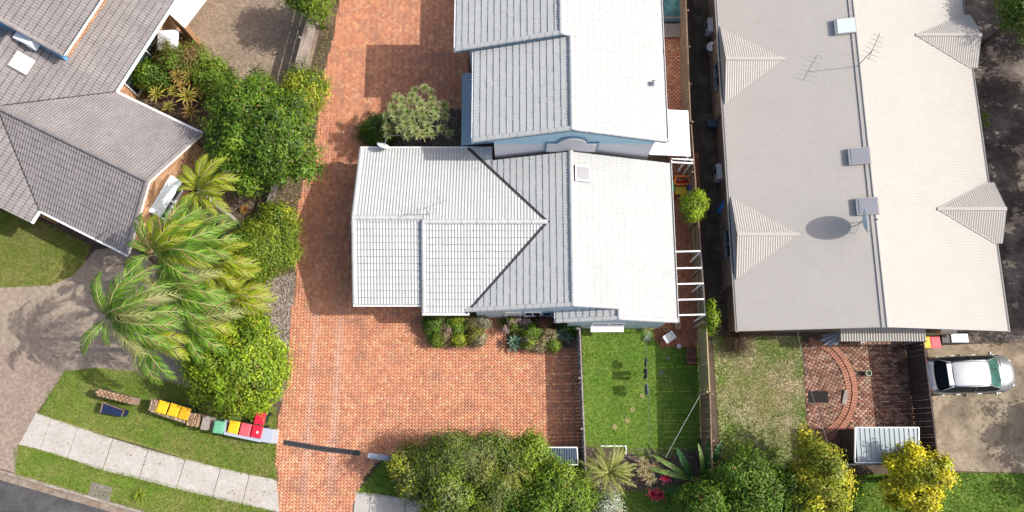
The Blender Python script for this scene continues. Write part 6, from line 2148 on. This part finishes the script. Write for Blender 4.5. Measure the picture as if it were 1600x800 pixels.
# ------------------------------------------------------------------ grass, litter, pebbles
GA, GB_ = (.14, .225, .025), (.075, .15, .016)
grass('grass', [YARD], 900, (.225, .36, .035), (.135, .255, .02), z=.012, hgt=.055, wd=.014, seed=1, label='mown green grass of the back lawn')
grass('grass', [P2([(60, 647), (100, 581), (150, 575), (210, 582), (300, 608), (360, 622), (432, 637), (430, 749), (380, 737), (320, 724), (230, 694), (150, 672)]), VERGE_B], 900, (.19, .32, .03), (.09, .215, .016), z=.012, hgt=.06, wd=.016, seed=2, label='grass of the nature strip beside the footpath')
grass('grass', [VERGE_C, SLAWN], 700, (.165, .25, .022), (.10, .19, .015), z=.012, hgt=.07, wd=.017, seed=3, label='green grass along the street side')
grass('grass', [RYARD], 1300, (.22, .37, .03), (.58, .47, .32), z=.012, hgt=.06, wd=.018, seed=4, label='patchy half dry grass of the side yard', scale=.8, mix=.10, bare=(P(1192, 612).x, P(1192, 612).y, 1.6, 2.4))
SIDE = P2([(-60, 318), (50, 338), (100, 362), (142, 383), (132, 412), (112, 432), (80, 446), (-60, 452)])
grass('grass', [SIDE], 800, (.13, .20, .025), (.20, .18, .06), z=.012, hgt=.06, wd=.016, seed=5, label='grass patch below the grey tiled house', scale=.5)
DRYL = P2([(318, -60), (280, 40), (300, 90), (335, 120), (352, 165), (440, 210), (482, 118), (524, -60)])
grass('grass', [DRYL], 500, (.40, .31, .225), (.27, .205, .145), z=.008, hgt=.035, wd=.014, seed=6, label='short dry brown grass behind the board fence')


def pebbles(name, polys, n_per_m2, cols, size, z, label, seed, holes=()):
    g = np.random.default_rng(seed)
    Vs, Fs, Cs, off = [], [], [], 0
    for poly in polys:
        p = np.array([(q[0], q[1]) for q in poly])
        lo, hi = p.min(0), p.max(0)
        n = int((hi - lo).prod() * n_per_m2)
        x, y = g.uniform(lo[0], hi[0], n), g.uniform(lo[1], hi[1], n)
        k = inpoly(x, y, poly)
        for h in holes: k &= ~inpoly(x, y, h)
        x, y = x[k], y[k]
        n = len(x)
        s = size * g.uniform(.5, 1.5, (n, 1))
        a = g.uniform(0, 6.283, n)
        V = np.zeros((n, 5, 3))
        for i in range(4):
            t = a + i * math.pi / 2
            rr = s[:, 0] * g.uniform(.7, 1.2, n)
            V[:, i] = np.stack([x + np.cos(t) * rr, y + np.sin(t) * rr, np.full(n, z)], 1)
        V[:, 4] = np.stack([x + g.normal(0, .2, n) * s[:, 0], y + g.normal(0, .2, n) * s[:, 0], z + s[:, 0] * g.uniform(.3, .9, n)], 1)
        F = np.array([(0, 1, 4), (1, 2, 4), (2, 3, 4), (3, 0, 4)])[None] + (np.arange(n) * 5)[:, None, None] + off
        c = np.array(cols)[g.integers(0, len(cols), n)] * g.uniform(.7, 1.3, (n, 1))
        Vs.append(V.reshape(-1, 3)); Fs.append(F.reshape(-1, 3)); Cs.append(np.repeat(c, 4, 0))
        off += n * 5
    o = npmesh(name, np.concatenate(Vs), np.concatenate(Fs), M['pebble'], None, np.concatenate(Cs))
    o['kind'] = 'stuff'
    o['label'] = label
    return o
GRAV = P2([(372, 470), (408, 440), (463, 425), (456, 500), (446, 600), (440, 630), (400, 560)])
pebbles('gravel', [GRAV], 450, [(.30, .26, .22), (.22, .18, .15), (.38, .34, .30), (.14, .10, .08)], .035, .008, 'grey gravel and leaf litter strip along the driveway', 1)
pebbles('mulch', [BED1, BED2, BED3, P2([(914, 700), (1115, 700), (1118, 768), (918, 768)])], 260, [(.16, .12, .09), (.09, .065, .05), (.26, .22, .18)], .03, .02, 'bark mulch of the garden beds', 2)
STRIP = P2([(520, -10), (541, -10), (520, 62), (503, 125), (497, 185), (482, 250), (466, 318), (461, 430), (440, 430), (452, 318), (470, 240), (486, 120)])
pebbles('leaf_litter', [STRIP, P2([(225, 215), (500, 215), (470, 330), (450, 430), (300, 640), (300, 560), (330, 500)]), P2([(200, 140), (330, 190), (310, 215), (190, 140)])], 170, [(.22, .16, .10), (.12, .085, .055), (.30, .20, .11), (.09, .10, .03)], .035, .004, 'dry leaf litter under the trees', 3)
pebbles('leaf_litter', [P2([(1505, -60), (1640, -60), (1640, 540), (1500, 545)]), P2([(1450, 540), (1640, 540), (1640, 740), (1470, 735)])], 22, [(.20, .14, .09), (.16, .11, .07), (.17, .14, .11), (.10, .07, .05)], .026, .009, 'fallen leaves beside the long house', 4)
grass('grass', [STRIP], 420, (.12, .17, .03), (.17, .17, .06), z=.004, hgt=.09, wd=.018, seed=8, label='weedy grass strip along the driveway edge', cut=.75)
grass('grass', [COURT], 160, (.13, .16, .04), (.22, .19, .08), z=.02, hgt=.05, wd=.012, seed=9, label='weeds between the courtyard bricks', cut=.9, scale=1.6)

# fallen leaves and twigs lying about
pebbles('fallen_leaves', [DRIVE], 2.2, [(.24, .15, .07), (.16, .10, .05), (.30, .24, .08), (.10, .09, .03)], .035, .03, 'fallen leaves scattered over the brick driveway', 11, holes=(BED1, BED2, BED3))
pebbles('fallen_leaves', [P2([(440, 430), (470, 240), (520, 240), (480, 430), (470, 690), (436, 690)])], 14, [(.24, .15, .07), (.16, .10, .05), (.30, .24, .08)], .032, .03, 'fallen leaves gathered along the western driveway edge', 12)
pebbles('fallen_leaves', [P2([(60, 650), (100, 580), (430, 640), (430, 745)]), SLAWN, P2([(35, 690), (432, 795), (430, 750), (60, 645)])], 3.5, [(.26, .18, .07), (.18, .11, .05), (.36, .30, .10)], .032, .045, 'fallen leaves on the nature strip and footpath', 13)
pebbles('fallen_leaves', [P2([(-60, 440), (150, 400), (310, 430), (310, 590), (-60, 540)])], 5, [(.22, .15, .08), (.14, .09, .05), (.28, .22, .12)], .034, .012, 'palm litter on the shared drive', 14)

# grass creeping over the edges of slabs, kerb and paving
def edge_strip(pts, w):
    q = [P(*p).xy for p in pts]
    up, dn = [], []
    for i, p in enumerate(q):
        d = (q[min(i + 1, len(q) - 1)] - q[max(i - 1, 0)]).normalized()
        n = Vector((-d.y, d.x))
        up.append(p + n * w); dn.append(p - n * w)
    return [tuple(v) for v in up + dn[::-1]]
grass('grass', [edge_strip([(57, 643), (122, 666), (177, 684), (232, 701), (290, 716), (345, 730), (433, 748)], .13), edge_strip([(29, 696), (105, 717), (160, 736), (217, 750), (275, 765), (332, 779), (437, 802)], .13),
                edge_strip([(432, 640), (429, 690), (434, 760)], .14), edge_strip([(557, 771), (600, 716)], .13), edge_strip([(556, 767), (635, 777), (690, 785)], .12), edge_strip([(60, 645), (100, 582)], .14), edge_strip([(26, 740), (240, 801)], .10)],
      420, (.19, .30, .03), (.20, .20, .07), z=.02, hgt=.07, wd=.02, seed=21, label='grass creeping over the footpath and driveway edges', cut=.85, scale=2.2)
